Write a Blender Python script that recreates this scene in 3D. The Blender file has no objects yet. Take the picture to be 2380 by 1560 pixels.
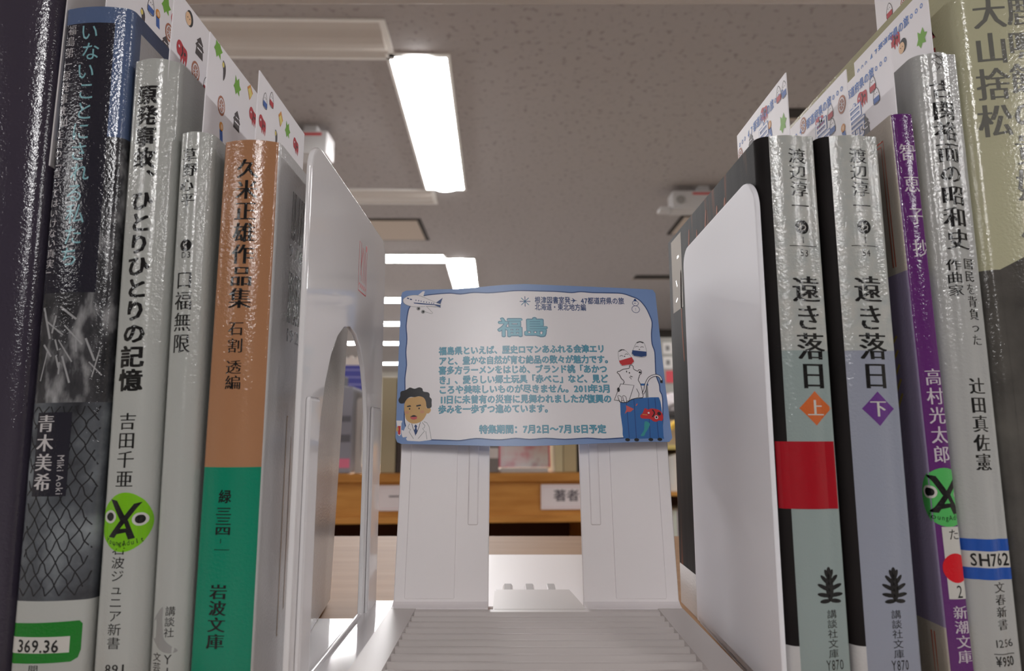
import bpy, bmesh, math, random
from mathutils import Vector, Matrix
random.seed(7)
C = bpy.context.scene.collection
S = 0.001                      # everything below is in millimetres, heights measured from the top of the near shelf
SH = 1100.0                    # height of that shelf top above the floor
# ------------------------------------------------------------------ camera, world, exposure
cam = bpy.data.objects.new('camera', bpy.data.cameras.new('camera'))
C.objects.link(cam)
cam.location = (0, 0, (SH + 69) * S)
cam.rotation_euler = (math.radians(90 + 8.35), 0, 0)
cam.data.sensor_width = 36.0
cam.data.lens = 1500.0 / 2380.0 * 36.0
cam.data.clip_start = 0.01
cam.data.clip_end = 100
cam.data.dof.use_dof = True
cam.data.dof.focus_distance = 0.225
cam.data.dof.aperture_fstop = 17.5
sc = bpy.context.scene
sc.camera = cam
sc.view_settings.view_transform = 'Standard'
sc.view_settings.look = 'None'
sc.view_settings.exposure = 0.0
sc.view_settings.gamma = 1.0
sc.view_settings.use_curve_mapping = False
sc.cycles.use_denoising = True
sc.cycles.max_bounces = 8
sc.cycles.sample_clamp_indirect = 8
w = bpy.data.worlds.new('world'); sc.world = w; w.use_nodes = True
w.node_tree.nodes['Background'].inputs[0].default_value = (0.5, 0.5, 0.52, 1)
w.node_tree.nodes['Background'].inputs[1].default_value = 0.0
LAMP = 52.0                    # radiance of the lit ceiling lamps
LAMPCOL = (1.0, 0.985, 0.985)

# ------------------------------------------------------------------ materials
def lin(c):
    return tuple(((v/255)/12.92 if v/255 <= .04045 else ((v/255+.055)/1.055)**2.4) for v in c) + (1.0,)
MATS = {}
def mat(name, col=(200,200,200), rough=.5, bump=None, spec=.5, emit=None, metal=0, ramp=None, scale=60, wood=None, coat=0, detail=6, stretch=None, trans=0):
    """col: sRGB 0-255. bump: (noise scale per metre, strength, distance m). ramp: [(pos, colour)...] driven by noise."""
    if name in MATS: return MATS[name]
    m = bpy.data.materials.new(name); m.use_nodes = True; MATS[name] = m
    nt = m.node_tree; b = nt.nodes['Principled BSDF']
    b.inputs['Base Color'].default_value = lin(col)
    b.inputs['Roughness'].default_value = rough
    b.inputs['Specular IOR Level'].default_value = spec
    b.inputs['Metallic'].default_value = metal
    b.inputs['Coat Weight'].default_value = coat
    b.inputs['Coat Roughness'].default_value = .08
    if trans: b.inputs['Subsurface Weight'].default_value = trans; b.inputs['Subsurface Radius'].default_value = (.004,.004,.004)
    tc = nt.nodes.new('ShaderNodeTexCoord')
    src = tc.outputs['Object']
    if stretch:
        mp = nt.nodes.new('ShaderNodeMapping'); mp.inputs['Scale'].default_value = stretch
        nt.links.new(src, mp.inputs['Vector']); src2 = mp.outputs['Vector']
    else: src2 = src
    if ramp:
        n = nt.nodes.new('ShaderNodeTexNoise'); n.inputs['Scale'].default_value = scale; n.inputs['Detail'].default_value = detail
        nt.links.new(src2, n.inputs['Vector'])
        r = nt.nodes.new('ShaderNodeValToRGB'); nt.links.new(n.outputs['Fac'], r.inputs['Fac'])
        el = r.color_ramp.elements
        while len(el) > 1: el.remove(el[-1])
        el[0].position, el[0].color = ramp[0][0], lin(ramp[0][1])
        for p, c in ramp[1:]:
            e = el.new(p); e.color = lin(c)
        nt.links.new(r.outputs['Color'], b.inputs['Base Color'])
    if bump:
        n2 = nt.nodes.new('ShaderNodeTexNoise'); n2.inputs['Scale'].default_value = bump[0]; n2.inputs['Detail'].default_value = 3
        nt.links.new(src, n2.inputs['Vector'])
        bp = nt.nodes.new('ShaderNodeBump'); bp.inputs['Strength'].default_value = bump[1]; bp.inputs['Distance'].default_value = bump[2]
        nt.links.new(n2.outputs['Fac'], bp.inputs['Height']); nt.links.new(bp.outputs['Normal'], b.inputs['Normal'])
    if emit:
        b.inputs['Emission Color'].default_value = emit[0] + (1,)
        b.inputs['Emission Strength'].default_value = emit[1]
    return m
FILM = (1200, .5, .00022)
def film(name, col, rough=.1, **k): return mat('film_' + name, col, rough, bump=FILM, spec=.62, **k)
def ink(name, col, rough=.12): return mat('ink_' + name, col, rough, bump=FILM, spec=.62)
def flat(name, col, rough=.6): return mat('print_' + name, col, rough)
PAGES = mat('page_edges', (226,216,196), .8, bump=(1500,.4,.0002))
BLACK = ink('black', (22,22,24))

# ------------------------------------------------------------------ mesh helpers (mm in, metres out)
def link(o, parent=None):
    C.objects.link(o)
    if parent is not None: o.parent = parent
    return o
def mesh(name, verts, faces, mats, parent=None, idx=None, smooth=False, angle=40):
    me = bpy.data.meshes.new(name)
    me.from_pydata([(v[0]*S, v[1]*S, v[2]*S) for v in verts], [], faces)
    for m in (mats if isinstance(mats, (list, tuple)) else [mats]): me.materials.append(m)
    if idx: me.polygons.foreach_set('material_index', idx)
    if smooth:
        me.polygons.foreach_set('use_smooth', [True]*len(me.polygons)); me.set_sharp_from_angle(angle=math.radians(angle))
    me.update()
    return link(bpy.data.objects.new(name, me), parent)
def from_bm(name, bm, mats, parent=None, smooth=False, angle=40):
    me = bpy.data.meshes.new(name); bmesh.ops.recalc_face_normals(bm, faces=bm.faces); bm.to_mesh(me); bm.free()
    for v in me.vertices: v.co *= S
    for m in (mats if isinstance(mats, (list, tuple)) else [mats]): me.materials.append(m)
    if smooth:
        me.polygons.foreach_set('use_smooth', [True]*len(me.polygons)); me.set_sharp_from_angle(angle=math.radians(angle))
    o = link(bpy.data.objects.new(name, me), parent)
    if smooth: wn = o.modifiers.new('weighted_normals', 'WEIGHTED_NORMAL'); wn.keep_sharp = True; wn.weight = 80
    return o
def box_into(bm, x0, x1, y0, y1, z0, z1, bev=0, seg=2):
    r = bmesh.ops.create_cube(bm, size=1, matrix=Matrix.Translation(((x0+x1)/2, (y0+y1)/2, (z0+z1)/2)) @ Matrix.Diagonal((x1-x0, y1-y0, z1-z0, 1)))
    if bev:
        es = list({e for v in r['verts'] for e in v.link_edges})
        bmesh.ops.bevel(bm, geom=es, offset=bev, segments=seg, profile=.5, affect='EDGES')
def box(name, x0, x1, y0, y1, z0, z1, m, parent=None, bev=0, seg=2):
    bm = bmesh.new(); box_into(bm, x0, x1, y0, y1, z0, z1, bev, seg)
    return from_bm(name, bm, m, parent, smooth=bev > 0, angle=35)
def empty(name, loc, rot=(0,0,0)):
    o = bpy.data.objects.new(name, None); C.objects.link(o); o.empty_display_size = .02
    o.location = [v*S for v in loc]; o.rotation_euler = rot
    return o
def tag(o, label=None, cat=None, group=None, kind=None):
    if label: o['label'] = label
    if cat: o['category'] = cat
    if group: o['group'] = group
    if kind: o['kind'] = kind
    return o
def smoothpts(p, closed=True, n=4):
    out = []; N = len(p)
    for i in range(N if closed else N-1):
        a, b, c, d = (p[(i-1) % N] if closed or i else p[0]), p[i], p[(i+1) % N], (p[(i+2) % N] if closed or i+2 < N else p[-1])
        for k in range(n):
            t = k/n
            out.append(tuple(.5*(2*b[j] + (c[j]-a[j])*t + (2*a[j]-5*b[j]+4*c[j]-d[j])*t*t + (3*b[j]-a[j]-3*c[j]+d[j])*t**3) for j in (0,1)))
    if not closed: out.append(p[-1])
    return out

# ------------------------------------------------------------------ flat artwork: 2-D shapes laid onto a surface
class Art:
    def __init__(s): s.v = []; s.f = []; s.m = []; s.mats = []
    def mi(s, m):
        if m not in s.mats: s.mats.append(m)
        return s.mats.index(m)
    def add(s, vs, fs, m):
        o = len(s.v); s.v += [tuple(p) for p in vs]; k = s.mi(m)
        for f in fs: s.f.append([o+i for i in f]); s.m.append(k)
    def poly(s, pts, m, layer=0, holes=None):
        bm = bmesh.new(); loops = [pts] + (holes or []); es = []
        for L in loops:
            vs = [bm.verts.new((p[0], p[1], 0)) for p in L]
            for i in range(len(vs)): es.append(bm.edges.new((vs[i], vs[(i+1) % len(vs)])))
        bmesh.ops.triangle_fill(bm, edges=es, use_beauty=True, use_dissolve=False, normal=(0,0,1))
        bm.verts.index_update()
        s.add([(v.co.x, v.co.y, layer) for v in bm.verts], [[v.index for v in f.verts] for f in bm.faces], m); bm.free()
    def rect(s, x0, y0, x1, y1, m, layer=0): s.add([(x0,y0,layer),(x1,y0,layer),(x1,y1,layer),(x0,y1,layer)], [(0,1,2,3)], m)
    def ellipse(s, cx, cy, rx, ry, m, layer=0, n=28, rot=0):
        c, q = math.cos(rot), math.sin(rot)
        pts = [(rx*math.cos(2*math.pi*i/n), ry*math.sin(2*math.pi*i/n)) for i in range(n)]
        s.add([(cx+c*x-q*y, cy+q*x+c*y, layer) for x, y in pts] + [(cx, cy, layer)], [(i, (i+1) % n, n) for i in range(n)], m)
    def ring(s, cx, cy, rx, ry, wd, m, layer=0, n=28):
        s.stroke([(cx+rx*math.cos(2*math.pi*i/n), cy+ry*math.sin(2*math.pi*i/n)) for i in range(n)], wd, m, layer, closed=True)
    def stroke(s, pts, wd, m, layer=0, closed=False):
        n = len(pts); L = []
        for i in range(n):
            a = pts[i-1] if (i or closed) else pts[0]; b = pts[(i+1) % n] if (i < n-1 or closed) else pts[-1]
            dx, dy = b[0]-a[0], b[1]-a[1]; l = math.hypot(dx, dy) or 1
            L.append((-dy/l*wd/2, dx/l*wd/2))
        vs = [(p[0]+d[0], p[1]+d[1], layer) for p, d in zip(pts, L)] + [(p[0]-d[0], p[1]-d[1], layer) for p, d in zip(pts, L)]
        s.add(vs, [(i, (i+1) % n, n+(i+1) % n, n+i) for i in range(n if closed else n-1)], m)
    def build(s, name, mapper, parent, step=None):
        """mapper(a, b, lift) -> x, y, z in mm. step: cut the shapes every so many mm along a, so that they follow a curve."""
        bm = bmesh.new(); vs = [bm.verts.new(p) for p in s.v]
        for f, k in zip(s.f, s.m):
            try: bm.faces.new([vs[i] for i in f]).material_index = k
            except ValueError: pass
        if step and s.v:
            lo, hi = min(p[0] for p in s.v), max(p[0] for p in s.v); a = lo + step
            while a < hi:
                bmesh.ops.bisect_plane(bm, geom=list(bm.verts)+list(bm.edges)+list(bm.faces), dist=1e-5, plane_co=(a,0,0), plane_no=(1,0,0)); a += step
        for v in bm.verts: v.co = mapper(v.co.x, v.co.y, .05 + .035*v.co.z)
        me = bpy.data.meshes.new(name); bm.to_mesh(me); bm.free()
        for v in me.vertices: v.co *= S
        for m in s.mats: me.materials.append(m)
        return link(bpy.data.objects.new(name, me), parent)

GL = {}
def glyph(ch, off):
    k = (ch, off)
    if k not in GL:
        cu = bpy.data.curves.new('glyph', 'FONT'); cu.body = ch; cu.offset = off; cu.resolution_u = 2; cu.fill_mode = 'FRONT'
        o = bpy.data.objects.new('glyph', cu); C.objects.link(o); bpy.context.view_layer.update()
        me = bpy.data.meshes.new_from_object(o.evaluated_get(bpy.context.evaluated_depsgraph_get()))
        vs = [tuple(v.co[:2]) for v in me.vertices]; fs = [list(p.vertices) for p in me.polygons]
        ad = max([p[0] for p in vs], default=.3)
        GL[k] = (vs, fs, ad)
        bpy.data.objects.remove(o); bpy.data.curves.remove(cu); bpy.data.meshes.remove(me)
    return GL[k]
STY = {'goth': (0, [(0,0)]), 'bold': (0, [(-.02,0),(.02,0),(0,.018),(0,-.018)]), 'heavy': (0, [(-.036,-.02),(-.036,.02),(0,.024),(0,-.024),(.036,-.02),(.036,.02)]),
       'min': (-.008, [(-.022,0),(0,0),(.022,0)]), 'minb': (-.006, [(-.036,0),(-.014,0),(.014,0),(.036,0)]), 'thin': (-.010, [(-.006,0),(.006,0)]),
       'pop': (0, [(-.05,0),(.05,0),(0,.045),(0,-.045),(-.036,-.032),(.036,.032),(-.036,.032),(.036,-.032)]), 'popin': (0, [(0,0)]), 'bigo': (0, [(-.025,0),(.025,0),(0,.022),(0,-.022)])}
def put(art, ch, cx, cy, sx, sy, m, sty='goth', layer=0, rot=0, centre=None):
    """one glyph, its em box centred on cx, cy"""
    off, sh = STY[sty]; vs, fs, ad = glyph(ch, off)
    if not vs: return
    ex = (.5 if ord(ch) > 0x2000 else ad/2) if centre is None else centre
    ey = .36
    c, q = math.cos(rot), math.sin(rot)
    for ci, (d, d2) in enumerate(sh):
        P = []
        for x, y in vs:
            x, y = x-ex+d, y-ey+d2
            if rot: x, y = c*x-q*y, q*x+c*y
            P.append((cx+x*sx, cy+y*sy, layer+.11*ci))
        art.add(P, fs, m)
def vtext(art, s, top, bot, wd, m, sty='goth', layer=0, fill=.96, offs=None):
    """column of characters from the top edge point to the bottom edge point"""
    n = len(s)
    for i, ch in enumerate(s):
        t = (i+.5)/n; cx = top[0]+(bot[0]-top[0])*t; cy = top[1]+(bot[1]-top[1])*t; sy = (top[1]-bot[1])/n*fill
        if offs: cx += offs[i % len(offs)]
        if ch in '、。': put(art, ch, cx+wd*.6, cy+sy*.6, wd, sy, m, sty, layer)
        elif ch in 'ー「」〜-': put(art, ch, cx, cy, sy, wd, m, sty, layer, rot=-math.pi/2)
        elif ch != ' ': put(art, ch, cx, cy, wd, sy, m, sty, layer)
def htext(art, s, x0, y0, x1, y1, hgt, m, sty='goth', layer=0):
    """a line of text from the left point to the right point; hgt = em height"""
    adv = [1.0 if ord(ch) > 0x2000 else (.33 if ch == ' ' else glyph(ch, 0)[2]+.09) for ch in s]
    tot = sum(adv); L = math.hypot(x1-x0, y1-y0); k = L/tot; a = math.atan2(y1-y0, x1-x0); p = 0
    for ch, d in zip(s, adv):
        t = (p+d/2)/tot; p += d
        if ch == ' ': continue
        off, sh = STY[sty]
        vs, fs, ad = glyph(ch, off); ex = .5 if ord(ch) > 0x2000 else ad/2
        c, q = math.cos(a), math.sin(a)
        for ci, (dd, d2) in enumerate(sh):
            P = []
            for x, y in vs:
                x, y = (x-ex+dd)*k, (y-.36+d2)*hgt
                P.append((x0+(x1-x0)*t+c*x-q*y, y0+(y1-y0)*t+q*x+c*y, layer+.11*ci))
            art.add(P, fs, m)

# ------------------------------------------------------------------ the room
FZ = -SH; CZ_ = 1469.0
XL, XR, YB, YF = -6500, 5200, -8600, 15500
def slab(name, x0, x1, y0, y1, z0, z1, m): return tag(box(name, x0, x1, y0, y1, z0+SH, z1+SH, m), kind='structure')
M_CEIL = mat('ceiling_board', (172,166,164), .9, bump=(260,.35,.004), ramp=[(.0,(130,123,120)),(.34,(146,139,136)),(.41,(170,164,162)),(1,(174,168,166))], scale=42, detail=5)
M_WALL = mat('wall_paint', (205,200,190), .85, bump=(300,.1,.0005))
M_FLOOR = mat('floor_carpet', (120,112,104), .95, ramp=[(.3,(128,122,118)),(.7,(150,144,140))], scale=300)
slab('floor', XL, XR, YB, YF, FZ-50, FZ, M_FLOOR)
slab('ceiling', XL, XR, YB, YF, CZ_, CZ_+60, M_CEIL)
slab('wall_left', XL-80, XL, YB, YF, FZ, CZ_, M_WALL)
slab('wall_right', XR, XR+80, YB, YF, FZ, CZ_, M_WALL)
slab('wall_back', XL, XR, YF, YF+80, FZ, CZ_, M_WALL)
slab('wall_front', XL, XR, YB-80, YB, FZ, CZ_, M_WALL)
M_TRIM = mat('white_metal_trim', (232,230,228), .35)
slab('wall_partition', 1250, XR, 9000, 9080, FZ, CZ_, mat('partition_grey', (128,126,120), .8))
slab('trim_1', 1240, XR, 8960, 9010, CZ_-190, CZ_, mat('partition_head_dark', (70,66,62), .7))

M_HOUS = mat('lamp_housing', (236,234,230), .5)
M_LIT = mat('lamp_lit', (255,255,255), .5, emit=(LAMPCOL, LAMP))
M_OFF = mat('lamp_unlit', (196,188,180), .5)
def lamp_mesh(w, l):
    """profile hung below the ceiling: flat wings and a rounded middle"""
    xs = [-1,-.99,-.62,-.5,-.3,0,.3,.5,.62,.99,1]; zs = [0,-6,-6,-9,-16,-19,-16,-9,-6,-6,0]
    v = []; f = []
    for y in (-l/2, l/2): v += [(x*w/2, y, z) for x, z in zip(xs, zs)]
    n = len(xs)
    for i in range(n-1): f.append((i, i+1, n+i+1, n+i))
    f.append(tuple(range(n))); f.append(tuple(range(2*n-1, n-1, -1)))
    return v, f
def ceiling_light(cx, cy, w, l, rot, lit, label, group):
    e = empty('ceiling_light', (cx, cy, SH+CZ_), (0,0,rot)); tag(e, label, 'ceiling light', group)
    bm = bmesh.new(); a, b = w/2+14, l/2+22
    for x0, x1, y0, y1 in ((-a,-w/2,-b,b),(w/2,a,-b,b),(-w/2,w/2,-b,-l/2),(-w/2,w/2,l/2,b)): box_into(bm, x0, x1, y0, y1, -7, 0)
    from_bm('frame', bm, M_HOUS, e)
    v, f = lamp_mesh(w, l)
    mesh('diffuser', v, f, M_LIT if lit else M_OFF, e)
    return e
RY = math.radians(1.5)
def row_x(d): return -355 - .0257*(d-2260)
ceiling_light(row_x(2935), 2935, 214, 1350, RY, True, 'large lit ceiling light running lengthwise, the longest bright bar overhead', 'lit ceiling lights')
ceiling_light(row_x(5845), 5845, 230, 1350, RY, True, 'smaller lit lengthwise ceiling light above the top edge of the printed card', 'lit ceiling lights')
for d in (-2885, -5100):
    ceiling_light(row_x(d), d, 214, 1350, RY, True, 'lit ceiling light out of the picture, added for side light on the covers and bookends', 'ceiling lights out of the picture')
for X in (-3260, 2540):  # side rows added out of view, to light cover sides and bookends
    for d in (5845, 2935, 25, -2885):
        ceiling_light(X, d, 214, 1350, RY, True, 'lit ceiling light out of the picture, added for side light on the covers and bookends', 'ceiling lights out of the picture')
cross = [(2143, -462, 0, 'unlit ceiling fixture set crosswise near the top trim, above the patterned bookmarks'),
         (3730, -482, 0, 'unlit ceiling fixture set crosswise, behind the upper edge of the white arched bookend'),
         (5150, -560, 1, 'lit crosswise ceiling light, highest of the bright bars between bookend and card'),
         (6870, -800, 1, 'lit crosswise ceiling light, second bright bar down beside the card edge'),
         (8430, -900, 1, 'lit crosswise ceiling light, third bright bar down beside the card edge'),
         (10380, -1000, 1, 'lit crosswise ceiling light, fourth bright bar down beside the card edge'),
         (13600, -1500, 1, 'lit crosswise ceiling light, lowest bright bar just above the far books')]
for d, xr, lit, lab in cross:
    l = 1350 if d < 8000 else 2600
    ceiling_light(xr - l/2, d, 214, l, math.pi/2 + math.radians(1.0), bool(lit), lab, 'crosswise ceiling lights')

M_DARK = mat('vent_dark', (48,42,38), .7); M_PANEL = mat('vent_panel', (196,182,168), .8)
def vent(x0, x1, y0, y1, label):
    e = empty('ceiling_vent', ((x0+x1)/2, (y0+y1)/2, SH+CZ_)); tag(e, label, 'vent', 'square ceiling vents')
    a, b = (x1-x0)/2, (y1-y0)/2; bm = bmesh.new(); t = 26
    for q in ((-a,a,-b,-b+t),(-a,a,b-t,b),(-a,-a+t,-b+t,b-t),(a-t,a,-b+t,b-t)): box_into(bm, *q, -5, 0)
    from_bm('frame', bm, M_DARK, e); box('panel', -a+t, a-t, -b+t, b-t, -10, 0, M_PANEL, e)
vent(-1200, -612, 4150, 4640, 'square ceiling vent with dark frame behind the arched bookend')
vent(1115, 1700, 4080, 4500, 'square ceiling vent with dark frame behind the dark paperback at the plain bookend')
def slot(x0, x1, y0, y1, label):
    e = empty('air_slot', ((x0+x1)/2, (y0+y1)/2, SH+CZ_)); tag(e, label, 'vent', 'dark ceiling slots')
    a, b = (x1-x0)/2, (y1-y0)/2
    box('slot', -a, a, -b, b, -6, 0, M_DARK, e); box('rim', -a-12, a+12, b, b+16, -8, 0, M_PANEL, e)
slot(1130, 2000, 5740, 5880, 'thin dark ceiling slot beyond the plain white bookend')
slot(1130, 1900, 2660, 2740, 'thin dark ceiling slot between the patterned bookmarks')
M_WPL = mat('white_plastic_unit', (196,194,194), .5); M_RED = flat('red_stripe', (196,48,52))
def unit(x, y, label, wd=380):
    e = empty('emergency_light', (x, y, SH+CZ_)); tag(e, label, 'light', 'emergency lights on the ceiling')
    box('housing', -wd/2, wd/2, -60, 60, -150, -40, M_WPL, e, bev=8)
    box('stem', -30, 30, -30, 30, -42, 0, M_WPL, e)
    box('red_stripe', -wd*.2, wd*.35, -61.5, -58, -64, -52, M_RED, e)
    box('bracket', -wd/2-70, -wd/2-4, -40, 40, -150, -128, M_WPL, e, bev=4)
    bm = bmesh.new()
    bmesh.ops.create_cone(bm, cap_ends=True, segments=20, radius1=26, radius2=22, depth=14, matrix=Matrix.Translation((-wd*.38,-62,-95)) @ Matrix.Rotation(math.pi/2, 4, 'X'))
    from_bm('lens', bm, mat('lens_grey', (150,148,146), .2), e, smooth=True)
unit(-935, 2850, 'white ceiling unit with red stripe behind the patterned bookmark by the arched bookend', 180)
unit(1110, 3600, 'white ceiling unit with red stripe above the dark paperback by the plain bookend')

# ------------------------------------------------------------------ the near shelf
M_WOOD = mat('light_wood', (168,126,86), .6, spec=.25, ramp=[(.3,(160,118,79)),(.5,(166,125,85)),(.7,(172,132,93))], scale=14, stretch=(1,9,9), bump=(400,.12,.0002))
sh = empty('bookshelf', (0, 300, 0)); tag(sh, 'light wooden shelf carrying the upright books, bookends and display stand', 'shelf')
box('shelf_board', -900, 900, -150, 142, SH-24, SH-.15, M_WOOD, sh, bev=1.5)
box('base_cabinet', -880, 880, -130, 122, 0, SH-24, M_WOOD, sh)
M_STEEL = mat('grey_steel', (226,224,222), .3)
for x0, x1 in ((-900, -880), (880, 900)): box('side_panel', x0, x1, -150, 142, SH-.2, SH+415, M_WOOD, sh)
us = box('upper_board', -880, 880, -150, 130, SH+392, SH+415, M_STEEL, sh)
box('rear_lip', -880, 880, 130, 142, SH+384, SH+415, M_STEEL, sh, bev=1.5)

# ------------------------------------------------------------------ books
class Book: pass
def book(label, X0, T, H, lean=0, z0=0, taper=None, D0=170, depth=105, rl=2.2, rr=2.2, bulge=.7, mats=None, regions=None, zs=(), us=(), slit=None, ds=(), group='books on the near shelf'):
    """mats: list; regions(tag, u, d, z) -> material index; tag in L (left cover), S (spine), R (right cover)"""
    B = Book(); B.T, B.H, B.X0, B.lean, B.D0 = T, H, X0, math.radians(lean), D0
    e = empty('book', (X0, D0, SH+z0), (0, math.radians(lean), 0)); B.z0 = z0; B.taper = taper; B.rl, B.rr, B.bulge = rl, rr, bulge; tag(e, label, 'book', group); B.e = e
    pr = []
    for d in sorted({depth, *ds}, reverse=True):
        if d > rl+.5: pr.append((0, d, 'L'))
    for k in range(0, 6):
        a = math.pi/2*k/6; pr.append((rl*(1-math.cos(a)), rl*(1-math.sin(a)) + bulge, 'S' if k >= 3 else 'L'))
    n = 12; ulist = sorted({rl + (T-rl-rr)*k/n for k in range(n+1)} | {u for u in us if rl < u < T-rr})
    for u in ulist:
        q = (u-T/2)/(T/2); q0 = (rl-T/2)/(T/2)
        pr.append((u, bulge*min(1, (q/q0)**2 if q0 else 0), 'S'))
    for k in range(5, -1, -1):
        a = math.pi/2*k/6; pr.append((T-rr*(1-math.cos(a)), rr*(1-math.sin(a)) + bulge, 'S' if k >= 3 else 'R'))
    for d in sorted({depth, *ds}):
        if d > rr+.5: pr.append((T, d, 'R'))
    B.pr = pr
    th = .45; inn = [(min(max(x, th), T-th), y if i in (0, len(pr)-1) else max(y, 0)+th*1.2, g) for i, (x, y, g) in enumerate(pr)]
    zl = sorted({0, H, *[z for z in zs if 0 < z < H]}); N = len(pr); v = []; f = []; ix = []
    for z in zl: v += [(x, y, z) for x, y, g in pr]
    o2 = len(v)
    for z in (0, H): v += [(x, y, z) for x, y, g in inn]
    for j in range(len(zl)-1):
        for i in range(N-1):
            f.append((j*N+i, j*N+i+1, (j+1)*N+i+1, (j+1)*N+i))
            g = 'L' if pr[i][2] == 'L' and pr[i+1][2] != 'R' else ('R' if pr[i+1][2] == 'R' else 'S')
            ix.append(regions(g, (pr[i][0]+pr[i+1][0])/2, (pr[i][1]+pr[i+1][1])/2, (zl[j]+zl[j+1])/2) if regions else 0)
    t0 = (len(zl)-1)*N
    for i in range(N-1):
        f.append((o2+i+1, o2+i, o2+N+i, o2+N+i+1)); ix.append(0)
        g = 'L' if pr[i][2] == 'L' else ('R' if pr[i+1][2] == 'R' else 'S')
        f.append((t0+i, t0+i+1, o2+N+i+1, o2+N+i)); ix.append(regions(g, (pr[i][0]+pr[i+1][0])/2, (pr[i][1]+pr[i+1][1])/2, H-.1) if regions else 0)
        f.append((i+1, i, o2+i, o2+i+1)); ix.append(0)
    for a in (0, N-1): f.append((a, t0+a, o2+N+a, o2+a)); ix.append(0)
    if taper: v = [(x - (taper(d, z)*max(0, (x-T*.3)/(T*.7)) if d > 5 else 0), d, z) for x, d, z in v]
    B.cover = mesh('cover', v, f, mats, e, ix, smooth=True, angle=30)
    g = .5; y0 = bulge + max(rl, rr) + .4
    sl = [(th+.05, T-th-.05)] if slit is None else [(th+.05, slit-g), (slit+g, T-th-.05)]
    for a, b in sl:
        if b-a > .3:
            pb = box('page_block', a, b, y0, depth-1.5, 1, H-1.2, PAGES, e)
            if taper:
                for q in pb.data.vertices:
                    k = max(0, (q.co.x/S-T*.3)/(T*.7)); q.co.x -= S*k*(taper(q.co.y/S, q.co.z/S) if q.co.y/S > 5 else 0)
    return B
def loc(B, p):
    """shelf-plane point (X, height) -> the book's own (u, z)"""
    x, z = p[0]-B.X0, p[1]-B.z0; c, q = math.cos(B.lean), math.sin(B.lean)
    return (c*x - q*z, q*x + c*z)
def spine_map(B):
    pts = [(x, y) for x, y, g in B.pr]
    fr = [p for p in pts if p[1] < 6]
    def mp(u, z, lift):
        if u <= 0: return (-lift, B.rl+B.bulge-u, z)
        if u >= B.T: return (B.T+lift, B.rr+B.bulge+(u-B.T), z)
        for (x0, y0), (x1, y1) in zip(fr, fr[1:]):
            if x0 <= u <= x1 and x1 > x0:
                y = y0+(y1-y0)*(u-x0)/(x1-x0); dx, dy = x1-x0, y1-y0; l = math.hypot(dx, dy)
                return (u + dy/l*lift, y - dx/l*lift, z)
        return (u, -lift, z)
    return mp
def right_map(B): return lambda d, z, lift: (B.T+lift-(B.taper(d, z) if B.taper else 0), d, z)
def left_map(B): return lambda d, z, lift: (-lift, d, z)
def title(B, name, s, top, bot, wd, m=None, sty='goth', fill=.96, offs=None, label=None, layer=0):
    a = Art(); vtext(a, s, loc(B, top), loc(B, bot), wd, m or BLACK, sty, layer, fill, offs)
    o = a.build(name, spine_map(B), B.cover, 1.0)
    if label: o['label'] = label
    return o
def ya_sticker(B, c, rx, ry, col, ink_m):
    """round green sticker with a letter face and two eyes"""
    u, z = loc(B, c); a = Art()
    a.ellipse(u, z, rx, ry, col, 0, 40)
    k, h = rx/7.2, ry/7.2
    P = lambda pts: [(u+x*k, z+y*h) for x, y in pts]
    a.poly(P([(-4.6,5.6),(-2.4,5.2),(0.2,1.6),(2.6,4.4),(4.6,4.8),(1.2,.6),(3.4,-3.9),(1.6,-4.2),(.8,-2.5),(-1.9,-2.9),(-2.6,-3.8),(-4.6,-3.6),(-1.0,.4)]), ink_m, 1)
    a.poly(P([(-.9,-1.6),(.3,-.3),(.9,-1.5)]), col, 2)
    for x, y in ((-4.4,1.3),(4.3,.6)):
        a.ellipse(u+x*k, z+y*h, 2.0*k, 1.6*h, WHITE_INK, 1); a.ellipse(u+x*k, z+y*h, 1.25*k, 1.05*h, ink_m, 2)
    n = 10
    for i, ch in enumerate('YoungAdult'):
        t = (i-4.5)/4.5; put(a, ch, u+t*4.9*k, z-(5.0-.7*t*t)*h, 1.7*k, 1.8*h, ink_m, 'goth', 1, rot=t*.3)
    return tag(a.build('round_sticker', spine_map(B), B.e, .3), 'round green youth sticker')
WHITE_INK = ink('white', (204,202,196))

F_DARK = film('dark_plum', (60,54,68)); F_WHITE = film('cover_white', (180,182,178)); F_BLUE = film('slate_blue', (84,102,138)); F_NAVY = film('navy_black', (36,35,46))  # cover whites darkened, with the lens dimming towards the frame edges put in
F_ORANGE = film('salmon_orange', (172,124,90)); F_TEAL = film('teal_green', (0,134,104)); F_PALE = film('pale_blue', (150,164,162)); F_LILAC = film('lilac_blue', (152,157,172))
F_CREAM = film('cream', (190,188,158)); F_GREYW = film('grey_white', (205,204,204)); F_PURPLE = film('purple', (98,40,112)); F_LAV = film('lavender', (150,140,170))
F_RUIN = film('debris_photo', (60,60,64), ramp=[(.3,(22,22,26)),(.5,(62,62,66)),(.64,(150,150,152)),(.75,(190,190,192))], scale=120, detail=8, stretch=(1.6,1,.6))
F_FENCE = film('fence_photo', (80,84,90), ramp=[(.3,(34,34,40)),(.5,(86,90,96)),(.7,(140,146,150))], scale=60)
F_PAINT = mat('dark_painting', (40,34,32), .6, spec=.1, bump=(1500,.3,.0001), ramp=[(.2,(18,17,18)),(.56,(38,34,34)),(.63,(70,48,38)),(.70,(120,66,42)),(.8,(50,40,36))], scale=52, stretch=(1,3.0,.35), detail=3)
F_GPHOTO = film('grey_photo', (84,82,78), ramp=[(.3,(66,64,62)),(.7,(104,101,96))], scale=50)
F_VOL = film('white_to_blue', (200,204,200), ramp=[(.3,(172,177,175)),(.7,(188,188,182))], scale=300)

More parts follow.
